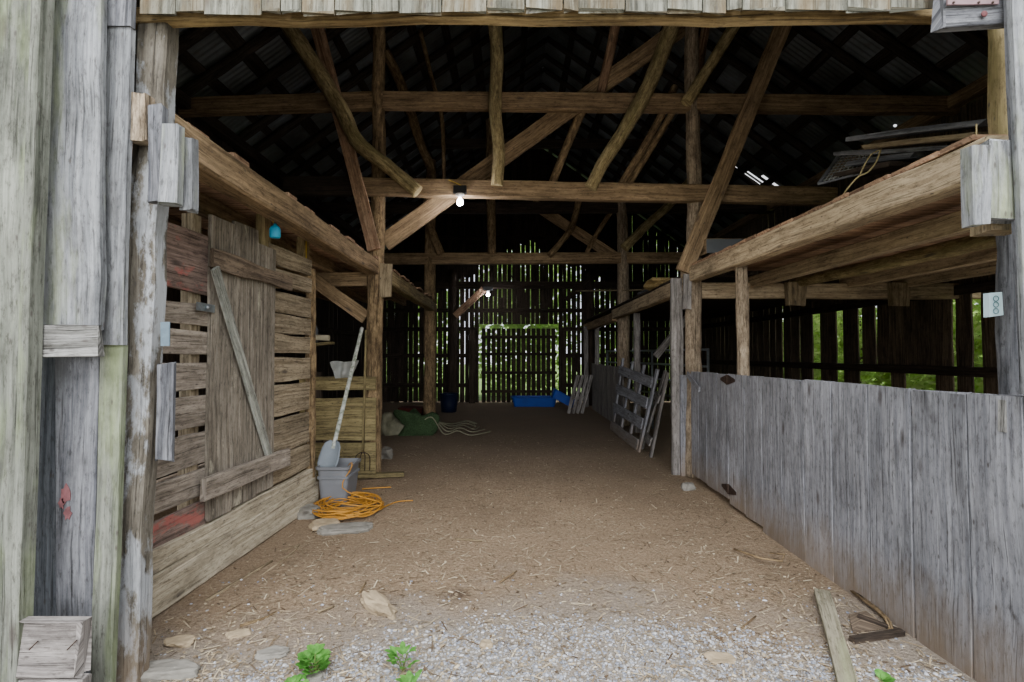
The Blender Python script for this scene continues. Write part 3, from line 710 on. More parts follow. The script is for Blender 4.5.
pole('stall_post', [V((PX(743, 340, 2.34).x, PX(743, 340, 2.34).y, 0)), PX(743, 340, 2.34), V((2.33, PX(743, 340, 2.34).y, 2.45))], .065, .058, 'barkgrey', 'slim round post behind the fence under the right loft beam', 'post', rough=.12)
# pile on the loft
LZ = 2.62
GB = 'old boards piled on the right loft'
def loftboard(p, q, w, t, mat, label, **k):
    m = MB(); plank(m, p, q, w, t, (0, -.55, .83), .012, .03); return one('loose_board', m, mat, label, 'board', GB)
loftboard(P(862, 138, 3.9), P(1000, 122, 3.0), .26, .035, 'silver', 'topmost grey weathered board on the right loft pile')
loftboard(P(876, 147, 3.9), P(985, 135, 3.1), .24, .035, 'lathwood', 'tan splintered board second from the top of the loft pile')
loftboard(P(850, 154, 4.3), P(975, 147, 3.3), .3, .03, 'silver', 'dark grey board lowest on the loft pile')
loftboard(P(862, 164, 4.3), P(930, 155, 3.6), .26, .04, 'silver', 'short grey board end resting on the loft edge')
loftboard(P(846, 176, 4.4), P(905, 164, 3.7), .22, .04, 'darkwood', 'dark short plank under the loft pile')
t = thing('wire_panel', 'old wire mesh panel in a pale frame tilted on the right loft edge', 'wire panel', P(840, 190, 4.45))
q = [P(819, 184, 4.45), P(842, 152, 4.75), P(880, 150, 4.4), P(866, 172, 4.1)]
m = MB()
for i in range(4): plank(m, q[i], q[(i+1) % 4], .03, .02, (0, -.5, .8), .004)
m.build('frame', 'silver', t)
m = MB()
for i in range(1, 10):
    f = i/10; tube(m, [q[0].lerp(q[3], f), q[1].lerp(q[2], f)], .004, 4, 2); tube(m, [q[0].lerp(q[1], f), q[3].lerp(q[2], f)], .004, 4, 2)
m.build('mesh', 'wire', t)
m = MB(); tube(m, [P(881, 149, 3.75), P(876, 162, 3.7), P(868, 172, 3.65), P(858, 177, 3.65), P(848, 188, 3.7), P(844, 194, 3.75)], .006, 5, 24); tube(m, [P(879, 150, 3.74), P(870, 156, 3.7), P(862, 170, 3.66), P(860, 176, 3.66)], .005, 5, 16)
one('twine', m, 'rope', 'pale tangled twine hanging from the loft pile', 'twine')
m = MB(); tube(m, [P(976, 143, 2.75), P(976.5, 124, 2.75)], .004, 5, 3); one('peg', m, 'rope', 'thin upright peg at the near end of the loft pile', 'peg')
t = thing('loft_box', 'dark box with a grey side standing on the right loft by the log post', 'box', P(718, 255, F1-.35))
c0 = P(705, 254, 6.3); c1 = P(736, 240, 6.3)
m = MB(); plank(m, V((c0.x, 6.25, (c0.z+c1.z)/2)), V((c1.x+.1, 6.25, (c0.z+c1.z)/2)), c1.z-c0.z, .02); m.build('front_panel', 'panel', t)
m = MB(); plank(m, V((c0.x, 6.25, (c0.z+c1.z)/2)), V((c0.x, 6.75, (c0.z+c1.z)/2)), c1.z-c0.z, .02, (-1, 0, 0)); plank(m, V((c1.x+.1, 6.25, (c0.z+c1.z)/2)), V((c1.x+.1, 6.75, (c0.z+c1.z)/2)), c1.z-c0.z, .02, (-1, 0, 0)); plank(m, V((c0.x, 6.5, c1.z)), V((c1.x+.1, 6.5, c1.z)), .5, .015, (0, 0, 1)); m.build('carcass', 'beam', t)
# ================================================================ FENCE AND GATE
FX = 2.2; YG0, YG1 = 2.2*F/217, 6.36
fn = thing('board_fence', 'tall grey board fence along the right side of the floor', 'fence', (FX, 3.6, 0))
edges_px = [1100, 1024, 968, 911, 868, 832, 804, 782, 762, 745, 729]
m = MB()
for i in range(len(edges_px)-1):
    ya, yb = FX*F/(edges_px[i]-512), FX*F/(edges_px[i+1]-512)
    zt = 1.365 - .025*(ya-2)/3 + R.uniform(-.006, .006)
    lo = -.04 if i < 8 else .03
    plank(m, (FX+R.uniform(-.002, .002), (ya+yb)/2, lo + R.uniform(0, .02)), (FX+R.uniform(-.002, .002), (ya+yb)/2, zt), (yb-ya)*(.977 if i not in (2, 3) else .96), .026, (-1, 0, 0), .004, .006)
m.build('board_panel', 'fence', fn)
for z in (.35, 1.2):
    m = MB(); plank(m, (FX+.05, 1.95, z), (FX+.05, YG0-.02, z), .11, .06, (-1, 0, 0)); m.build('rail', 'darkwood', fn)
ga = thing('stall_gate', 'grey board gate at the far end of the fence with rusty hinges', 'gate', (FX, 5.8, 0))
m = MB(); ep = [728.5, 717, 707, 699, 691.5]
for i in range(len(ep)-1):
    ya, yb = FX*F/(ep[i]-512), FX*F/(ep[i+1]-512)
    plank(m, (FX+.0, (ya+yb)/2, .08+R.uniform(0, .02)), (FX+.0, (ya+yb)/2, 1.335+R.uniform(-.01, .01)), (yb-ya)*.96, .026, (-1, 0, 0), .004, .006)
m.build('board_panel', 'fence', ga)
for z in (.4, 1.15):
    m = MB(); plank(m, (FX+.045, YG0+.06, z), (FX+.045, YG1-.06, z), .1, .05, (-1, 0, 0)); m.build('rail', 'darkwood', ga)
def hinge(c):
    m = MB(); c = V(c); b = len(m.v)
    pts = [(-.17, .012), (-.03, .045), (0, .05), (.03, .045), (.17, .012), (.17, -.012), (.03, -.045), (0, -.05), (-.03, -.045), (-.17, -.012)]
    rings(m, [[c+V((0, y, z)) for y, z in pts], [c+V((-.006, y, z)) for y, z in pts]], [0, .01])
    h = m.build('hinge', 'rust', ga); m = MB(); tube(m, [c+V((-.008, 0, -.05)), c+V((-.008, 0, .05))], .01, 8, 2); m.build('hinge_pin', 'rust', h)
for z in (1.29, .19): hinge((FX-.016, YG0, z))
m = MB(); plank(m, (FX-.03, YG1-.02, 1.30), (FX-.03, YG1-.42, 1.14), .07, .025, (-1, 0, 0)); m.build('latch_bar', 'fence', ga)
gp = thing('gate_post', 'upright boarded gate post at the far end of the fence', 'post', P(676, 478, 6.62))
m = MB(); plank(m, (PX(675, 400, 2.13).x, 6.62, 0), (2.13, 6.62, 2.53), .15, .06, (0, -1, 0), .004); m.build('post_board', 'farboard', gp)
m = MB(); plank(m, (2.2, 6.56, .0), (2.2, 6.56, 1.28), .1, .05, (0, -1, 0), .004); m.build('cover_board', 'fence', gp)
upright('hanging_block', [(683, 309), (691, 309), (691, 276), (684, 272)], 6.35, .05, 'farboard', 'short upright block hanging from the right loft beam beside the gate post', 'wood block')
t = thing('wall_box', 'pale blue plate with three rings on the ragged right opening post', 'box', P(996, 317, 2.37))
b2 = [P(989.5, 317, 2.37), P(1003.5, 315, 2.37), P(1002, 292, 2.37), P(989, 293, 2.37)]
m = MB(); quadpanel(m, b2[0], b2[1], b2[2], b2[3], .03, (0, 1, 0)); m.build('plate', 'plate', t)
for px, py in ((996, 298.5), (996, 304.5), (996, 311)):
    m = MB(); ring3(m, P(px, py, 2.366), (0, -1, 0), .012, .002, 16); m.build('ring', 'teal', t)
m = MB(); plank(m, P(1007, 400, 2.29), P(1007, 432, 2.29), .05, .04); one('notch_block', m, 'rot', 'rotten wood in the notch at the top right end of the fence', 'wood block')
# ================================================================ FRAME 2 AND 3
pole('log_post', [V((P(430, 360, F2).x, F2, 0)), P(430, 250, F2), P(431, 160, F2)], .14, .1, 'bark', 'log post on the left of the second frame', 'post', G2)
pole('log_post', [V((P(623, 360, F2).x, F2, 0)), P(623, 250, F2), P(620, 190, F2)], .15, .1, 'barkgrey', 'log post on the right of the second frame', 'post', G2)
beam('tie_beam', P(384, 259, F2-.05), P(690, 258, F2-.05), .24, .12, 'beam', 'lower tie beam of the second frame', group=G2)
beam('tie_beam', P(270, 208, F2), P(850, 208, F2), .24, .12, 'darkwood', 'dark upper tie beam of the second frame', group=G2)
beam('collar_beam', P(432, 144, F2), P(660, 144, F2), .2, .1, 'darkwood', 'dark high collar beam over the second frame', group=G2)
beam('brace', P(532, 203, F2+.1), P(618, 259, F2+.1), .22, .05, 'beam', 'diagonal brace board of the second frame right of centre', 'brace', G2)
pole('crooked_pole', [P(694, 176, F2-.2), P(668, 206, F2-.2), P(650, 222, F2-.2), P(636, 236, F2-.2), P(624, 248, F2-.2)], .09, .1, 'pole', 'crooked branch reaching the right log post of the second frame', group=G2)
pole('crooked_pole', [P(580, 196, F2-.2), P(572, 226, F2-.2), P(561, 242, F2-.2), P(549, 256, F2-.2)], .07, .06, 'bark', 'crooked branch standing on the second frame tie beam', group=G2)
pole('crooked_pole', [P(611, 212, F2+.08), P(598, 232, F2+.06), P(586, 254, F2+.02)], .055, .05, 'bark', 'short dark branch behind the second frame')
pole('crooked_pole', [P(490, 120, F2-.1), P(491, 200, F2-.1), P(492, 254, F2-.1)], .1, .09, 'bark', 'upright pole on the second frame tie beam, left of centre', group=G2)
for i, px in enumerate((453, 590)):
    pole('log_post', [V((P(px, 360, F3).x, F3, 0)), P(px, 270, F3)], .15, .13, 'darkwood', ('dark log post left of the far doors', 'dark log post right of the far doors')[i], 'post', 'posts by the far doors')
m = MB(); plank(m, (P(563, 360, YB-.3).x, YB-.3, 0), (P(563, 360, YB-.3).x, YB-.3, 2.3), .2, .1); one('door_post', m, 'darkwood', 'dark squared post beside the right edge of the far doors', 'post')
m = MB(); plank(m, (P(472, 360, YB-.3).x, YB-.3, 0), (P(472, 360, YB-.3).x, YB-.3, 2.3), .2, .1); one('door_post', m, 'darkwood', 'dark squared post beside the left edge of the far doors', 'post')
beam('tie_beam', V((XL+.1, F3, 3.65)), V((XR-.1, F3, 3.65)), .22, .12, 'darkwood', 'dark tie beam near the back wall carrying the far bulb')
beam('brace', P(455, 316, F3-.12), P(484, 289, F3-.12), .2, .05, 'deck', 'short reddish brace beside the far bulb', 'brace')
beam('brace', P(610, 262, F3-.1), P(566, 300, F3-.1), .16, .05, 'darkwood', 'dark brace near the back wall right of the far doors', 'brace')
m = MB(); plank(m, P(578, 291, 13.2), P(645, 290, 10.4), .14, .03, (0, 0, 1)); one('loose_board', m, 'lathwood', 'long pale board lying across the far loft edge', 'board')
m = MB(); plank(m, V((2.3, 9.1, 2.617)), V((2.36, 7.7, 2.617)), .12, .05, (0, 0, 1)); one('loose_board', m, 'silver', 'short white board on the far right loft', 'board')
m = MB(); rock(m, (2.5, 8.0, 2.64), .3, .3, .07, 0, 2); one('hay_clump', m, 'straw', 'dull hay clump on the far right loft edge', 'hay')
# posts under the far loft
for i, (px, Y) in enumerate(((637, 10.15), (586, 15.0), (597, 14.6))):
    beam('stall_post', V(((px-512)/F*Y, Y, 0)), V(((px-512)/F*Y, Y, 2.36)), .12, .1, 'farboard', ('squared post behind the leaning slatted panels', 'farthest squared post under the right loft', 'squared post at the far end of the pen boards')[i], 'post', 'posts under the far right loft')
m = MB(); plank(m, V((2.55, 9.1, 1.5)), V((3.2, 9.1, 2.3)), .12, .05); one('brace', m, 'farboard', 'short knee brace under the far right loft', 'brace')
# pen boards far
pf = thing('pen_fence', 'dim grey board pen fence beyond the leaning panels', 'fence', (2.08, 11.5, 0))
m = MB(); y = 10.5
while y < 14.4:
    plank(m, (2.28, y+.12, .0), (2.28, y+.12, 1.28+R.uniform(-.02, .02)), .235, .025, (-1, 0, 0)); y += .24
m.build('board_panel', 'farboard', pf)
m = MB(); plank(m, (2.33, 10.5, 1.1), (2.33, 14.4, 1.1), .1, .06, (-1, 0, 0)); m.build('rail', 'darkwood', pf)
# tubular gate
tg = thing('tube_gate', 'pale metal tube gate behind the pen fence', 'gate', (2.8, 11.0, .3))
for z in (.75, 1.05, 1.35, 1.62):
    m = MB(); tube(m, [V((2.35, 12.6, z)), V((2.9, 10.6, z)), V((3.1, 8.1, z))], .02, 8, 10); m.build('rail', 'steel', tg)
for p in ((2.35, 12.6), (2.9, 10.6), (3.1, 8.1)):
    m = MB(); tube(m, [V((p[0], p[1], 0)), V((p[0], p[1], 1.64))], .022, 8, 2); m.build('upright', 'steel', tg)
# leaning panels
def slat_panel(name, bl, br, tr, tl, nb, nu, label, mat, group=None, bw=.13):
    bl, br, tr, tl = map(V, (bl, br, tr, tl)); t = thing(name, label, 'panel', (bl+br)/2, group)
    nrm = (br-bl).cross(tl-bl).normalized()
    if nrm.x > 0: nrm = -nrm
    for i in range(nu):
        f = i/(nu-1); m = MB(); plank(m, bl.lerp(br, f)-nrm*.025, tl.lerp(tr, f)-nrm*.025, .1, .035, nrm, .005); m.build('upright', mat, t)
    for i in range(nb):
        f = (i+.35)/nb; m = MB(); plank(m, bl.lerp(tl, f)+nrm*.02, br.lerp(tr, f)+nrm*.02, bw, .025, nrm, .006, .01); m.build('slat', mat, t)
    return t
PA, PB = PZ(637, 452), V((1.98, 10.3, 0))
slat_panel('slatted_panel', PB, PA, P(656, 369, 8.1), P(622, 358, 10.3), 4, 4, 'large slatted wooden panel leaning at the right, in front of the pen fence', 'fence', bw=.17)
q0 = PZ(649, 457); 
slat_panel('slatted_panel', q0+V((.05, .7, 0)), q0, P(666, 372, 7.75), P(664, 370, 8.5), 2, 2, 'narrow wooden panel seen edge on, leaning beside the large slatted one', 'farboard')
q1 = PZ(570, 413); q2 = PZ(580, 414)
t = thing('slat_bundle', 'narrow slatted rack leaning at the far end of the pen fence', 'panel', q1)
for i in range(4):
    a = PZ(569+i*4.5, 414); a = V((a.x, 13.4, 0)); b = P(578+i*4.5, 375, 13.5); m = MB(); plank(m, a, b, .09, .03); m.build('slat', 'farboard', t)
m = MB(); plank(m, P(573, 398, 13.46), P(588, 398, 13.46), .07, .03); m.build('crossbar', 'farboard', t)
# ================================================================ LIGHTS (fixtures)
def bulb(name, c, label, s=1.0, power=10):
    t = thing(name, label, 'light', c)
    m = MB(); lathe(m, c, [(.0, .0), (.058*s, .0), (.058*s, -.012), (.03*s, -.03), (.022*s, -.045), (0, -.045)], 16); m.build('lampholder', 'white', t)
    m = MB(); lathe(m, c+V((0, 0, -.05*s)), [(.012, .02), (.016*s, 0), (.038*s, -.035*s), (.044*s, -.055*s), (.036*s, -.08*s), (.018*s, -.094*s), (0, -.098*s)], 16); m.build('bulb', 'bulb', t)
    l = bpy.data.lights.new('bulb_light', 'POINT'); l.energy = power; l.color = (.98, .95, 1.0); l.shadow_soft_size = .05
    lo = bpy.data.objects.new('bulb_light', l); COL.objects.link(lo); lo.location = c + V((0, -.0, -.26)); return t
c = P(460, 194, F1-.2); t = bulb('ceiling_bulb', c, 'lit bare bulb under the lower tie beam of the nearest frame', 1.0, 14)
m = MB(); tube(m, [c+V((.02, -.02, .1)), c+V((-.05, -.03, .13)), c+V((-.14, -.02, .17))], .006, 5); m.build('pull_string', 'yellow', t)
m = MB(); plank(m, c+V((0, .0, .005)), c+V((0, .0, .10)), .16, .06); m.build('junction_box', 'black', t)
c = P(488, 290.5, F3-.22); t = bulb('ceiling_bulb', c, 'lit far bulb in the dark near the back wall', 1.25, 10)
m = MB(); plank(m, c+V((0, .05, .01)), c+V((0, .05, .12)), .3, .04); m.build('mounting_board', 'panel', t)
m = MB(); tube(m, [P(222, 30, 3.0), P(223, 40, 3.0), P(222, 48, 3.0)], .003, 5); tube(m, [P(222, 44, 3.0), P(222, 49, 3.0)], .008, 5, 2)
# ================================================================ CLUTTER LEFT
mg = thing('plank_bin', 'olive brown plank bin front between stall wall and log post', 'bin', P(345, 475, 6.35))
for (pa, pb) in (((376, 390)), ((398, 440)), ((443, 474))):
    m = MB(); a = P(300, (pa+pb)/2, 6.36); b = P(376, (pa+pb)/2, 6.36); plank(m, a, b, (pb-pa)*6.36/F, .03, (0, -1, 0), .008); m.build('board', 'manger', mg)
m = MB(); plank(m, P(318, 476, 6.42), P(318, 372, 6.42), .1, .08); m.build('corner_post', 'darkwood', mg)
m = MB(); plank(m, P(300, 478.5, 6.2), P(404, 474, 6.5), .1, .05, (0, 0, 1)); one('ground_board', m, 'manger', 'low board lying on the dirt at the foot of the plank bin', 'board')
# tote
tb = PZ(322, 506); tc0 = V((-1.82, 5.42, 0)); t = thing('storage_tote', 'grey plastic storage tote at the end of the stall wall', 'tote', tc0)
def rrect(c, hx, hy, r, z, n=4):
    out = []
    for sx, sy, a0 in ((1, 1, 0), (-1, 1, 90), (-1, -1, 180), (1, -1, 270)):
        for i in range(n+1):
            a = math.radians(a0+90*i/n); out.append(V((c[0]+sx*(hx-r)+r*math.cos(a), c[1]+sy*(hy-r)+r*math.sin(a), z)))
    return out
prof = [(a*.8, b*.8, c) for a, b, c in [(.165, .23, 0), (.185, .26, .22), (.19, .265, .30), (.195, .27, .36), (.215, .29, .37), (.22, .295, .395), (.20, .275, .40), (.19, .265, .36), (.16, .225, .015)]]
m = MB(); rings(m, [rrect(tc0, hx, hy, .05, z+.01) for hx, hy, z in prof], [p[2] for p in prof], smooth=False); m.build('tub', 'tote', t)
m = MB(); rings(m, [rrect(tc0, hx, hy, .055, z+.01) for hx, hy, z in ((.153, .214, .27), (.164, .224, .275), (.164, .224, .295), (.154, .215, .30))], [0, .01, .02, .03]); m.build('rim_band', 'tote', t)
# shovel standing in tote
sh = thing('scoop_shovel', 'grey plastic scoop shovel standing blade down in the tote', 'shovel', P(330, 468, 5.75))
hb, ht = P(333, 449, 5.45), P(362, 328, 6.3)
m = MB(); tube(m, [hb, hb.lerp(ht, .5), ht], .023, 8, 8); m.build('handle', 'mottled', sh)
m = MB(); n = 8; r1 = []; 
L = (hb-V((0, 0, .0)) ); ax = (hb-ht).normalized(); sd = V((1, 0, 0)) - ax*ax.x; sd.normalize(); nr = ax.cross(sd)
prof = [(-.08, .03), (-.05, .075), (0, .095), (.10, .105), (.18, .105), (.22, .09)]
rs = []
for d, w in prof:
    up = [hb + ax*d + sd*(w*k/4) + nr*(.05*(abs(k)/4)**2) for k in range(-4, 5)]; rs.append(up + [p + nr*.008 for p in reversed(up)])
rings(m, rs, [p[0] for p in prof], smooth=True); m.build('blade', 'shovel', sh)
for i, k in enumerate((-2, 2)):
    for d in (.02, .09, .15):
        m = MB(); lathe(m, hb + ax*d + sd*(.022*k) - nr*.002, [(.012, -.006), (.012, .014), (0, .014)], 8, nr); m.build('slot', 'black', sh)
# pitchfork
fk = thing('pitchfork', 'pitchfork standing tines down against the plank bin', 'pitchfork', P(363, 470, 6.28))
a, b = P(363, 452, 6.28), P(366, 330, 6.34)
m = MB(); tube(m, [a, b], .015, 8, 5); m.build('handle', 'manger', fk)
for k in (-1.5, -.5, .5, 1.5):
    m = MB(); tube(m, [a, a+V((k*.045, -.005, -.03)), a+V((k*.06, -.02, -.09)), a+V((k*.06, -.03, -.22))], .006, 5, 10); m.build('tine', 'rust', fk)
m = MB(); b = 0; nu, nv = 14, 12; TL, TR, BL, BR = P(331, 362, 6.33), P(360, 360.5, 6.33), P(337, 378, 6.33), P(353, 378.5, 6.33)
for k in range(nv+1):
    for j in range(nu+1):
        f, g = j/nu, k/nv; p = TL.lerp(TR, f).lerp(BL.lerp(BR, f), g)
        m.v.append(tuple(p + V((.01*noise.noise(p*14), -.035 - .03*math.sin(f*13+g*2) - .05*noise.noise(p*11), .02*noise.noise(p*9+V((3, 0, 0)))))))
for k in range(nv):
    for j in range(nu): m.face([k*(nu+1)+j, k*(nu+1)+j+1, (k+1)*(nu+1)+j+1, (k+1)*(nu+1)+j], None, True)
one('rag', m, 'rag', 'crumpled whitish rag hung on the plank bin top board', 'rag')
m = MB(); plank(m, P(303, 346, 6.3), P(332, 343, 6.3), .2, .03, (0, 0, 1)); one('small_shelf', m, 'manger', 'small shelf board sticking out past the stall wall end', 'shelf')
m = MB(); lathe(m, P(308, 337, 6.25), [(.035, 0), (.035, .26), (.018, .26), (.018, .0)], 12, (1, 0, -.05)); one('paper_roll', m, 'paper', 'pale paper roll on the small shelf', 'roll')
m = MB(); lathe(m, V((P(313, 332, 6.36).x, 6.36, 1.685)), [(0, 0), (.055, 0), (.06, .02), (.06, .17), (.025, .25), (.02, .3), (0, .3)], 12); one('bottle', m, 'tote', 'pale dusty bottle standing behind the paper roll', 'bottle')
# orange cord
m = MB(); cx, cy = PZ(352, 508).x, 5.08; pts = []
for i in range(340):
    t_ = i/339; a = t_*2*math.pi*19; rr = .23 + .08*math.sin(i*.37+1) + .04*noise.noise(V((i*.09, 3, 0)))
    pts.append(V((cx + rr*1.08*math.cos(a) + .03*noise.noise(V((i*.05, 0, 0))), cy + rr*1.15*math.sin(a) + .05*noise.noise(V((0, i*.05, 0))), .02 + .10*abs(noise.noise(V((i*.13, 5, 2)))) + .06*t_)))
pts += [V((-1.69, 5.16, .2)), V((-1.645, 5.26, .38)), V((-1.66, 5.33, .425)), V((-1.72, 5.4, .38))]
pre = [V((PZ(413, 502).x, PZ(413, 502).y, .015)), V((PZ(398, 503).x, PZ(398, 503).y, .015)), V((PZ(385, 508).x, PZ(385, 508).y, .015))]
tube(m, pre+pts, .0055, 6, 1300); one('extension_cord', m, 'cord', 'coiled orange extension cord on the dirt beside the tote', 'cord')
m = MB(); tube(m, [PZ(362, 489, .02), PZ(375, 488, .02), PZ(391, 487, .02)], .007, 5, 8); one('cord_end', m, 'cord', 'short orange cord end lying behind the coil', 'cord')
# rocks
def stone(px, py, sx, sy, sz, mat, label, rot=0, rough=.35, flat=True):
    p = PZ(px, py); m = MB(); rock(m, (p.x, p.y, sz*.62), sx, sy, sz, rot, 2, rough, flat); return one('stone', m, mat, label, 'stone')
stone(378, 608, .135, .045, .036, 'rock', 'tan wedge shaped stone on the dirt in the middle foreground', -.75, .5)
stone(181, 644, .055, .04, .02, 'rock', 'small tan stone at the left, near the opening post')
stone(238, 635, .05, .03, .012, 'rock', 'flat tan stone between the left stones and the weeds', .3)
stone(163, 676, .14, .05, .03, 'rockgrey', 'flat grey slab at the foot of the left opening post', .1)
stone(344, 531, .19, .09, .03, 'rockgrey', 'flat pale stone in front of the orange cord', .2)
stone(324, 527, .10, .09, .035, 'rock', 'brownish flat stone left of the pale one by the orange cord', .5)
stone(310, 516, .09, .10, .055, 'rockgrey', 'squarish grey stone under the end of the sill board')
stone(688, 490, .06, .05, .05, 'rockgrey', 'small round stone at the foot of the gate post')
stone(385, 458, .09, .1, .09, 'rockgrey', 'rough grey lump at the foot of the left log post', 0, .7)
stone(310, 680, .05, .04, .02, 'rockgrey', 'grey stone by the leafy weed at the bottom edge')
stone(272, 655, .07, .035, .015, 'rockgrey', 'bluish flat stone left of the leafy weed', .2)
stone(720, 660, .06, .04, .012, 'rock', 'flat tan stone in the gravel on the right')
stone(486, 646, .03, .025, .015, 'rock', 'orange tinted stone in the middle of the gravel')
# ================================================================ FAR CLUTTER
p = PZ(418, 436); c = V((p.x-.1, p.y+.3, 0))
m = MB(); rock(m, c+V((0, 0, .2)), .26, .25, .21, .3, 3, .8, False, 1.0); one('net_bundle', m, 'greennet', 'green netting bundle on the dirt behind the left log post', 'bundle')
m = MB(); rock(m, c+V((-.56, .05, .17)), .2, .22, .18, 1, 3, .8, False, 1.0); one('sack', m, 'rag', 'dull crumpled sack beside the green bundle', 'sack')
for o_ in COL.objects:
    if o_.name.startswith('sack'): o_.data.materials[0] = M['hose']
m = MB()
for k in range(5):
    y_ = k*.22; g_ = R.uniform(-.15, .15); tube(m, [c+V((.15, -.25+y_*.5, .25)), c+V((.35, -.3+y_+g_, .34-.05*k)), c+V((.6, -.35+y_*1.6, .05)), c+V((.85, -.4+y_*2.2+g_, .1-.015*k)), c+V((1.1, -.3+y_*1.8-g_, .03)), c+V((1.45-.13*k, .1+y_*1.5, .025))], .011, 6, 40)
one('hose', m, 'hose', 'pale tangled hose trailing right from the green bundle', 'hose')
p = PZ(449, 412); m = MB(); lathe(m, (p.x, p.y, 0), [(0, 0), (.2, 0), (.22, .2), (.25, .48), (.27, .5), (.25, .5), (.2, .1), (0, .08)], 20); one('barrel_tub', m, 'darkblue', 'dark blue tub in the shadows by the second left log post', 'tub')
p = PZ(412, 416); m = MB(); rings(m, [rrect((p.x, p.y, 0), .28+z*.15, .25+z*.1, .06, z) for z in (0, .1, .2, .22)], [0, .1, .2, .22]); one('red_tray', m, 'redtub', 'dull red tray box in the shadows behind the green bundle', 'box')
p0, p1 = PZ(512, 407), PZ(557, 407)
def tub(name, c, hx, hy, h, mat, label, tilt=None):
    m = MB(); prof = [(hx*.9, hy*.9, 0), (hx, hy, h), (hx*1.06, hy*1.06, h), (hx*1.05, hy*1.05, h*.96), (hx*.93, hy*.93, h*.9), (hx*.85, hy*.85, .03)]
    rs = [rrect((0, 0), a, b_, .08, z) for a, b_, z in prof]
    out = []
    for r in rs:
        q = []
        for pnt in r:
            pnt = V(pnt)
            if tilt: ct, st = math.cos(tilt), math.sin(tilt); pnt = V((pnt.x*ct+pnt.z*st, pnt.y, -pnt.x*st+pnt.z*ct))
            q.append(pnt + V(c))
        out.append(q)
    rings(m, out, [p_[2] for p_ in prof]); return one(name, m, mat, label, 'tub')
tub('blue_tub', ((p0.x+p1.x)/2, p0.y+.3, .0), (p1.x-p0.x)/2, .35, .28, 'blue', 'long low bright blue tub at the far end of the floor')
tub('blue_tub', (P(561, 402, 14.6).x, 14.5, .2), .36, .26, .24, 'blue', 'tilted bright blue tub leaning over the end of the long low one', .5)
# ================================================================ GROUND DETAILS
m = MB(); plank(m, PZ(822, 592, .03), PZ(852, 700, .03), .085, .035, (0, 0, 1), .004); one('lying_plank', m, 'lying', 'greenish narrow plank lying on the dirt at the right', 'plank')
m = MB(); a = PZ(852, 640, .02); b = PZ(902, 632, .02); plank(m, a, b, .04, .03, (0, 0, 1)); plank(m, PZ(858, 616, .02), b, .025, .02, (0, 0, 1)); one('scrap_frame', m, 'darkwood', 'dark broken corner of a frame beside the lying plank', 'scrap')
m = MB(); quadpanel(m, PZ(853, 634, .005), PZ(888, 629, .005), PZ(866, 612, .005), PZ(849, 616, .005), .008, (0, 0, 1)); one('rust_sheet', m, 'ledge', 'brown scrap sheet inside the broken frame corner', 'scrap')
m = MB(); log(m, [PZ(850, 589, .02), PZ(868, 603, .03), PZ(884, 615, .03), PZ(892, 631, .02)], .012, .014, 7, .2); one('root', m, 'bark', 'dark curved root at the foot of the fence', 'root')
m = MB(); log(m, [PZ(734, 549, .02), PZ(756, 557, .03), PZ(775, 561, .03), PZ(786, 560, .05), PZ(783, 553, .06), PZ(770, 553, .04)], .008, .006, 6, .2); one('root', m, 'bark', 'looped dark stick on the dirt near the fence middle', 'stick')
def stick(pts, r, mat, label):
    m = MB(); log(m, [PZ(a, b, .012) for a, b in pts], r, r*.7, 6, .2); one('stick', m, mat, label, 'stick', 'sticks on the dirt')
stick([(206, 601), (240, 580), (272, 561)], .012, 'lathwood', 'long pale stick lying along the left stall wall')
stick([(240, 626), (262, 619), (276, 612)], .009, 'bark', 'dark stick near the small flat tan stone')
stick([(318, 612), (334, 606)], .008, 'lathwood', 'short stick left of the wedge shaped stone')
stick([(360, 592), (366, 582)], .007, 'bark', 'short dark twig behind the wedge shaped stone')
stick([(455, 539), (482, 541)], .008, 'lathwood', 'pale straight twig in the middle of the floor')
stick([(500, 582), (517, 571)], .006, 'bark', 'thin twig right of the dark patch')
stick([(742, 628), (756, 616)], .006, 'bark', 'thin twig on the gravel edge at the right')
stick([(262, 575), (300, 546), (282, 551)], .006, 'lathwood', 'forked twig beside the long pale stick')
# weeds
def leaf(mb, base, d, L, w, up):
    d = V(d).normalized(); s = d.cross(V((0, 0, 1))); s = s.normalized() if s.length > .01 else V((1, 0, 0)); b = len(mb.v)
    pr = [(0, .05), (.25, .8), (.55, 1), (.8, .6), (1, .03)]
    for f, ww in pr:
        c = base + d*L*f + V((0, 0, up*math.sin(f*2.4)*L))
        mb.v += [tuple(c-s*w*ww), tuple(c+V((0, 0, -.15*w*ww))), tuple(c+s*w*ww)]
    for i in range(4):
        for k in range(2): mb.face([b+i*3+k, b+i*3+k+1, b+(i+1)*3+k+1, b+(i+1)*3+k], None, True)
def weed(px, py, n, h, L, w, label):
    p = PZ(px, py); t = thing('weed', label, 'plant', p); m = MB(); st = MB()
    for i in range(n):
        a = R.uniform(0, 6.28); hh = h*R.uniform(.3, 1); top = p + V((math.cos(a)*.03, math.sin(a)*.03, hh))
        tube(st, [p, p.lerp(top, .6)+V((0, 0, .01)), top], .0025, 4, 4)
        for k in range(3):
            a2 = a + (k-1)*.9; leaf(m, top, (math.cos(a2), math.sin(a2), .35), L*R.uniform(.7, 1.1), w, .25)
    m.build('leaves', 'weed', t); st.build('stems', 'stem', t)
weed(314, 678, 22, .10, .055, .022, 'round leaved green weed at the bottom left of the gravel')
weed(296, 692, 6, .03, .04, .016, 'low green sprig left of the round leaved weed')
weed(403, 672, 7, .10, .07, .014, 'slim upright green weed in the gravel left of centre')
weed(414, 694, 3, .05, .07, .014, 'single green sprout at the bottom edge right of the slim weed')
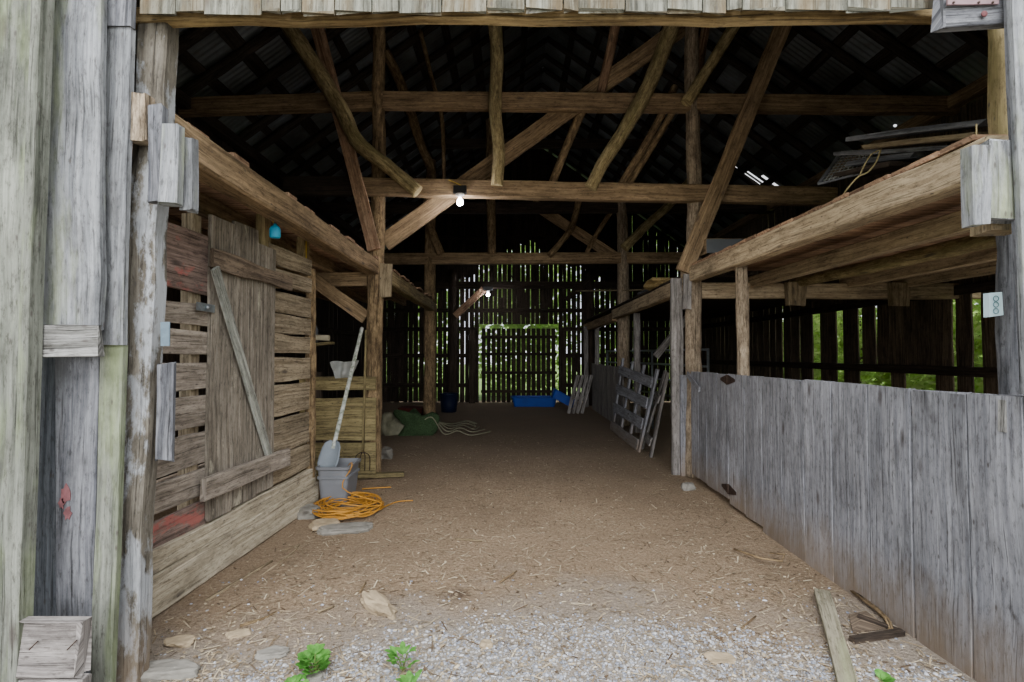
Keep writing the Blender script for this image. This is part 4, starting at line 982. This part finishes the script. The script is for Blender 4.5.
weed(876, 684, 2, .03, .06, .022, 'broad green leaf weed by the end of the lying plank')
# gravel and litter: beyond counting
m = MB(); v0, f0 = ico()
def inside(x, y): return y > 2.42 and (x < -1.95 or x > 2.15)
cnt = 0
while cnt < 15000:
    x = R.uniform(-2.0, 2.15); y = 2.2 + 1.35*(R.random()**1.8)
    lim = 2.84 + .35*noise.noise(V((x*1.3, 2, 0))) - .10*abs(x-.2)**1.5 + (.12 if -.2 < x < .9 else 0)
    if x < -.9: lim -= .28
    if y > lim + .22*R.random()**2: 
        if R.random() > .035: continue
    r = R.choice((.004, .005, .006, .008, .0105)) * R.uniform(.7, 1.15); b = len(m.v); ph = R.random()*99; a = R.random()*6.28; ca, sa = math.cos(a), math.sin(a)
    sx, sy, sz = R.uniform(.8, 1.4), R.uniform(.6, 1), R.uniform(.4, .75)
    for p in v0:
        k = r*(1+.45*noise.noise(p*1.7+V((ph, 0, 0)))); X_, Y_ = p.x*sx*k, p.y*sy*k
        m.v.append((x+X_*ca-Y_*sa, y+X_*sa+Y_*ca, gz(x, y)+p.z*sz*k+r*.2))
    for t_ in f0: m.face([b+i for i in t_])
    cnt += 1
o = m.build('gravel', 'gravel'); tag(o, 'loose pale grey gravel across the front of the floor', 'gravel', None, 'stuff')
m = MB()
for i in range(9000):
    y = 2.4 + 7.5*R.random()**1.6; x = R.uniform(-2.0, 2.15)
    if x < -1.7 and R.random() < .5: x += .3
    L = R.choice((.006, .01, .014, .03, .05))*R.uniform(.6, 1.2); w = R.uniform(.0015, .004) if L > .02 else R.uniform(.003, .008); a = R.random()*6.28
    d = V((math.cos(a), math.sin(a), R.uniform(-.1, .15))); s = V((-math.sin(a), math.cos(a), R.uniform(-.2, .2))); c = V((x, y, gz(x, y)+.006)); b = len(m.v)
    m.v += [tuple(c-d*L-s*w), tuple(c+d*L-s*w), tuple(c+d*L*.9+s*w), tuple(c-d*L*.9+s*w)]; m.face([b, b+1, b+2, b+3])
o = m.build('straw_litter', 'chips'); tag(o, 'scattered wood chips and straw bits over the dirt floor', 'litter', None, 'stuff')
# ================================================================ OUTSIDE GREENERY
def sleaf(mb, c, L, w):
    d = V((R.gauss(0, 1), R.gauss(0, 1), R.gauss(0, .7))).normalized(); e = d.orthogonal(); e.rotate(__import__('mathutils').Quaternion(d, R.random()*6.28)); b = len(mb.v)
    mb.v += [tuple(c-d*L), tuple(c-d*L*.1+e*w), tuple(c+d*L), tuple(c-d*L*.1-e*w)]; mb.face([b, b+1, b+2, b+3])
def bush(name, c, rx, ry, h, n, label, cat, ls=.09):
    c = V(c); t = thing(name, label, cat, (c.x, c.y, -.06), 'greenery outside the barn'); m = MB()
    for i in range(n):
        p = V((R.gauss(0, 1), R.gauss(0, 1), R.gauss(0, 1))).normalized()*(R.random()**.4)
        q = V((c.x+p.x*rx, c.y+max(-.8, min(.8, p.y*1.25))*ry*1.25, max(.02, h*(.5+.5*max(-.85, min(.85, p.z*1.2))/.85))))
        sleaf(m, q, ls*R.uniform(.6, 1.4), ls*.42)
    m.build('crown', 'leaf', t)
    for k in range(3):
        m = MB(); a = R.random()*6.28; log(m, [V((c.x+.1*math.cos(a), c.y+.1*math.sin(a), -.06)), V((c.x+.3*rx*math.cos(a), c.y+.3*ry*math.sin(a), h*.75))], .035, .015, 7, .1); m.build('stem', 'trunk', t)
bl = ('leafy bush seen through the wide gap beside the ragged post', 'leafy bush behind the middle gaps of the side wall', 'leafy bush behind the twin gaps of the side wall', 'leafy bush beyond the far end of the side wall')
for i, (x, y, rx, ry, h) in enumerate(((7.6, 6.2, .9, 1.15, 3.3), (7.7, 8.7, .9, 1.15, 3.0), (7.8, 11.3, 1.0, 1.25, 3.4), (7.9, 14.1, 1.0, 1.3, 3.3))):
    bush('bush', (x, y, 0), rx, ry, h, 6000, bl[i], 'bush')
bt = ('tall leafy shrub beyond the left part of the back wall', 'tall leafy shrub beyond the far doors', 'tall leafy shrub beyond the right part of the back wall')
for i, (x, y) in enumerate(((-3.9, 19.3), (.55, 19.6), (5.0, 19.3))):
    bush('tall_shrub', (x, y, 0), 2.15, 1.1, 6.6, 5200, bt[i], 'shrub', ls=.15)
# ================================================================ LIGHT
w = bpy.data.worlds.new('world'); SC.world = w; w.use_nodes = True; nt = w.node_tree; bg = nt.nodes['Background']
tcw = nt.nodes.new('ShaderNodeTexCoord'); nz = nt.nodes.new('ShaderNodeTexNoise'); nz.inputs['Scale'].default_value = 2.0; nz.inputs['Detail'].default_value = 5
nt.links.new(tcw.outputs['Generated'], nz.inputs['Vector']); cr = nt.nodes.new('ShaderNodeValToRGB'); nt.links.new(nz.outputs[0], cr.inputs[0])
cr.color_ramp.elements[0].position = .3; cr.color_ramp.elements[0].color = (.78, .86, 1.0, 1); cr.color_ramp.elements[1].position = .7; cr.color_ramp.elements[1].color = (1, 1, 1, 1)
nt.links.new(cr.outputs[0], bg.inputs[0]); bg.inputs[1].default_value = 1.1
def area(name, loc, target, sx, sy, power, col):
    l = bpy.data.lights.new(name, 'AREA'); l.shape = 'RECTANGLE'; l.size = sx; l.size_y = sy; l.energy = power; l.color = col
    ob = bpy.data.objects.new(name, l); COL.objects.link(ob); ob.location = loc; ob.rotation_euler = (V(target)-V(loc)).to_track_quat('-Z', 'Y').to_euler(); return ob
area('sky_fill', (0.3, -4.2, 8.0), (0.2, 3.6, .4), 11, 5, 1500, (.95, .97, 1.0))  # added area lamp, boosts the sky light entering the opening
area('yard_fill', (0, -11, 3.0), (0.3, 6, 2.2), 12, 4, 1250, (.97, .98, 1.0))  # added low fill lamp in the yard, lights the upper interior
def fill_point(name, loc, power, rad, col=(1, .93, .84)):  # added interior fill lamps without any fixture
    l = bpy.data.lights.new(name, 'POINT'); l.energy = power; l.shadow_soft_size = rad; l.color = col; ob = bpy.data.objects.new(name, l); COL.objects.link(ob); ob.location = loc
fill_point('stall_fill', (3.9, 4.3, .9), 14, .35)  # added fill, lifts the dark right stall
fill_point('hall_fill', (.7, 4.6, 3.0), 24, .4)  # added fill, lifts the trusses and roof
fill_point('bay_fill', (-3.0, 5.6, 1.2), 5, .3)  # added fill, lifts the dark left bay
sl = bpy.data.lights.new('sun', 'SUN'); sl.energy = 5; sl.angle = .35; sl.color = (1, .97, .9); so = bpy.data.objects.new('sun', sl); COL.objects.link(so)
so.location = (20, 20, 20); so.rotation_euler = V((-1, -.35, -.95)).to_track_quat('-Z', 'Y').to_euler()
SC.view_settings.view_transform = 'AgX'
try: SC.view_settings.look = 'AgX - Base Contrast'
except Exception: pass
SC.view_settings.exposure = .72
SC.cycles.max_bounces = 8
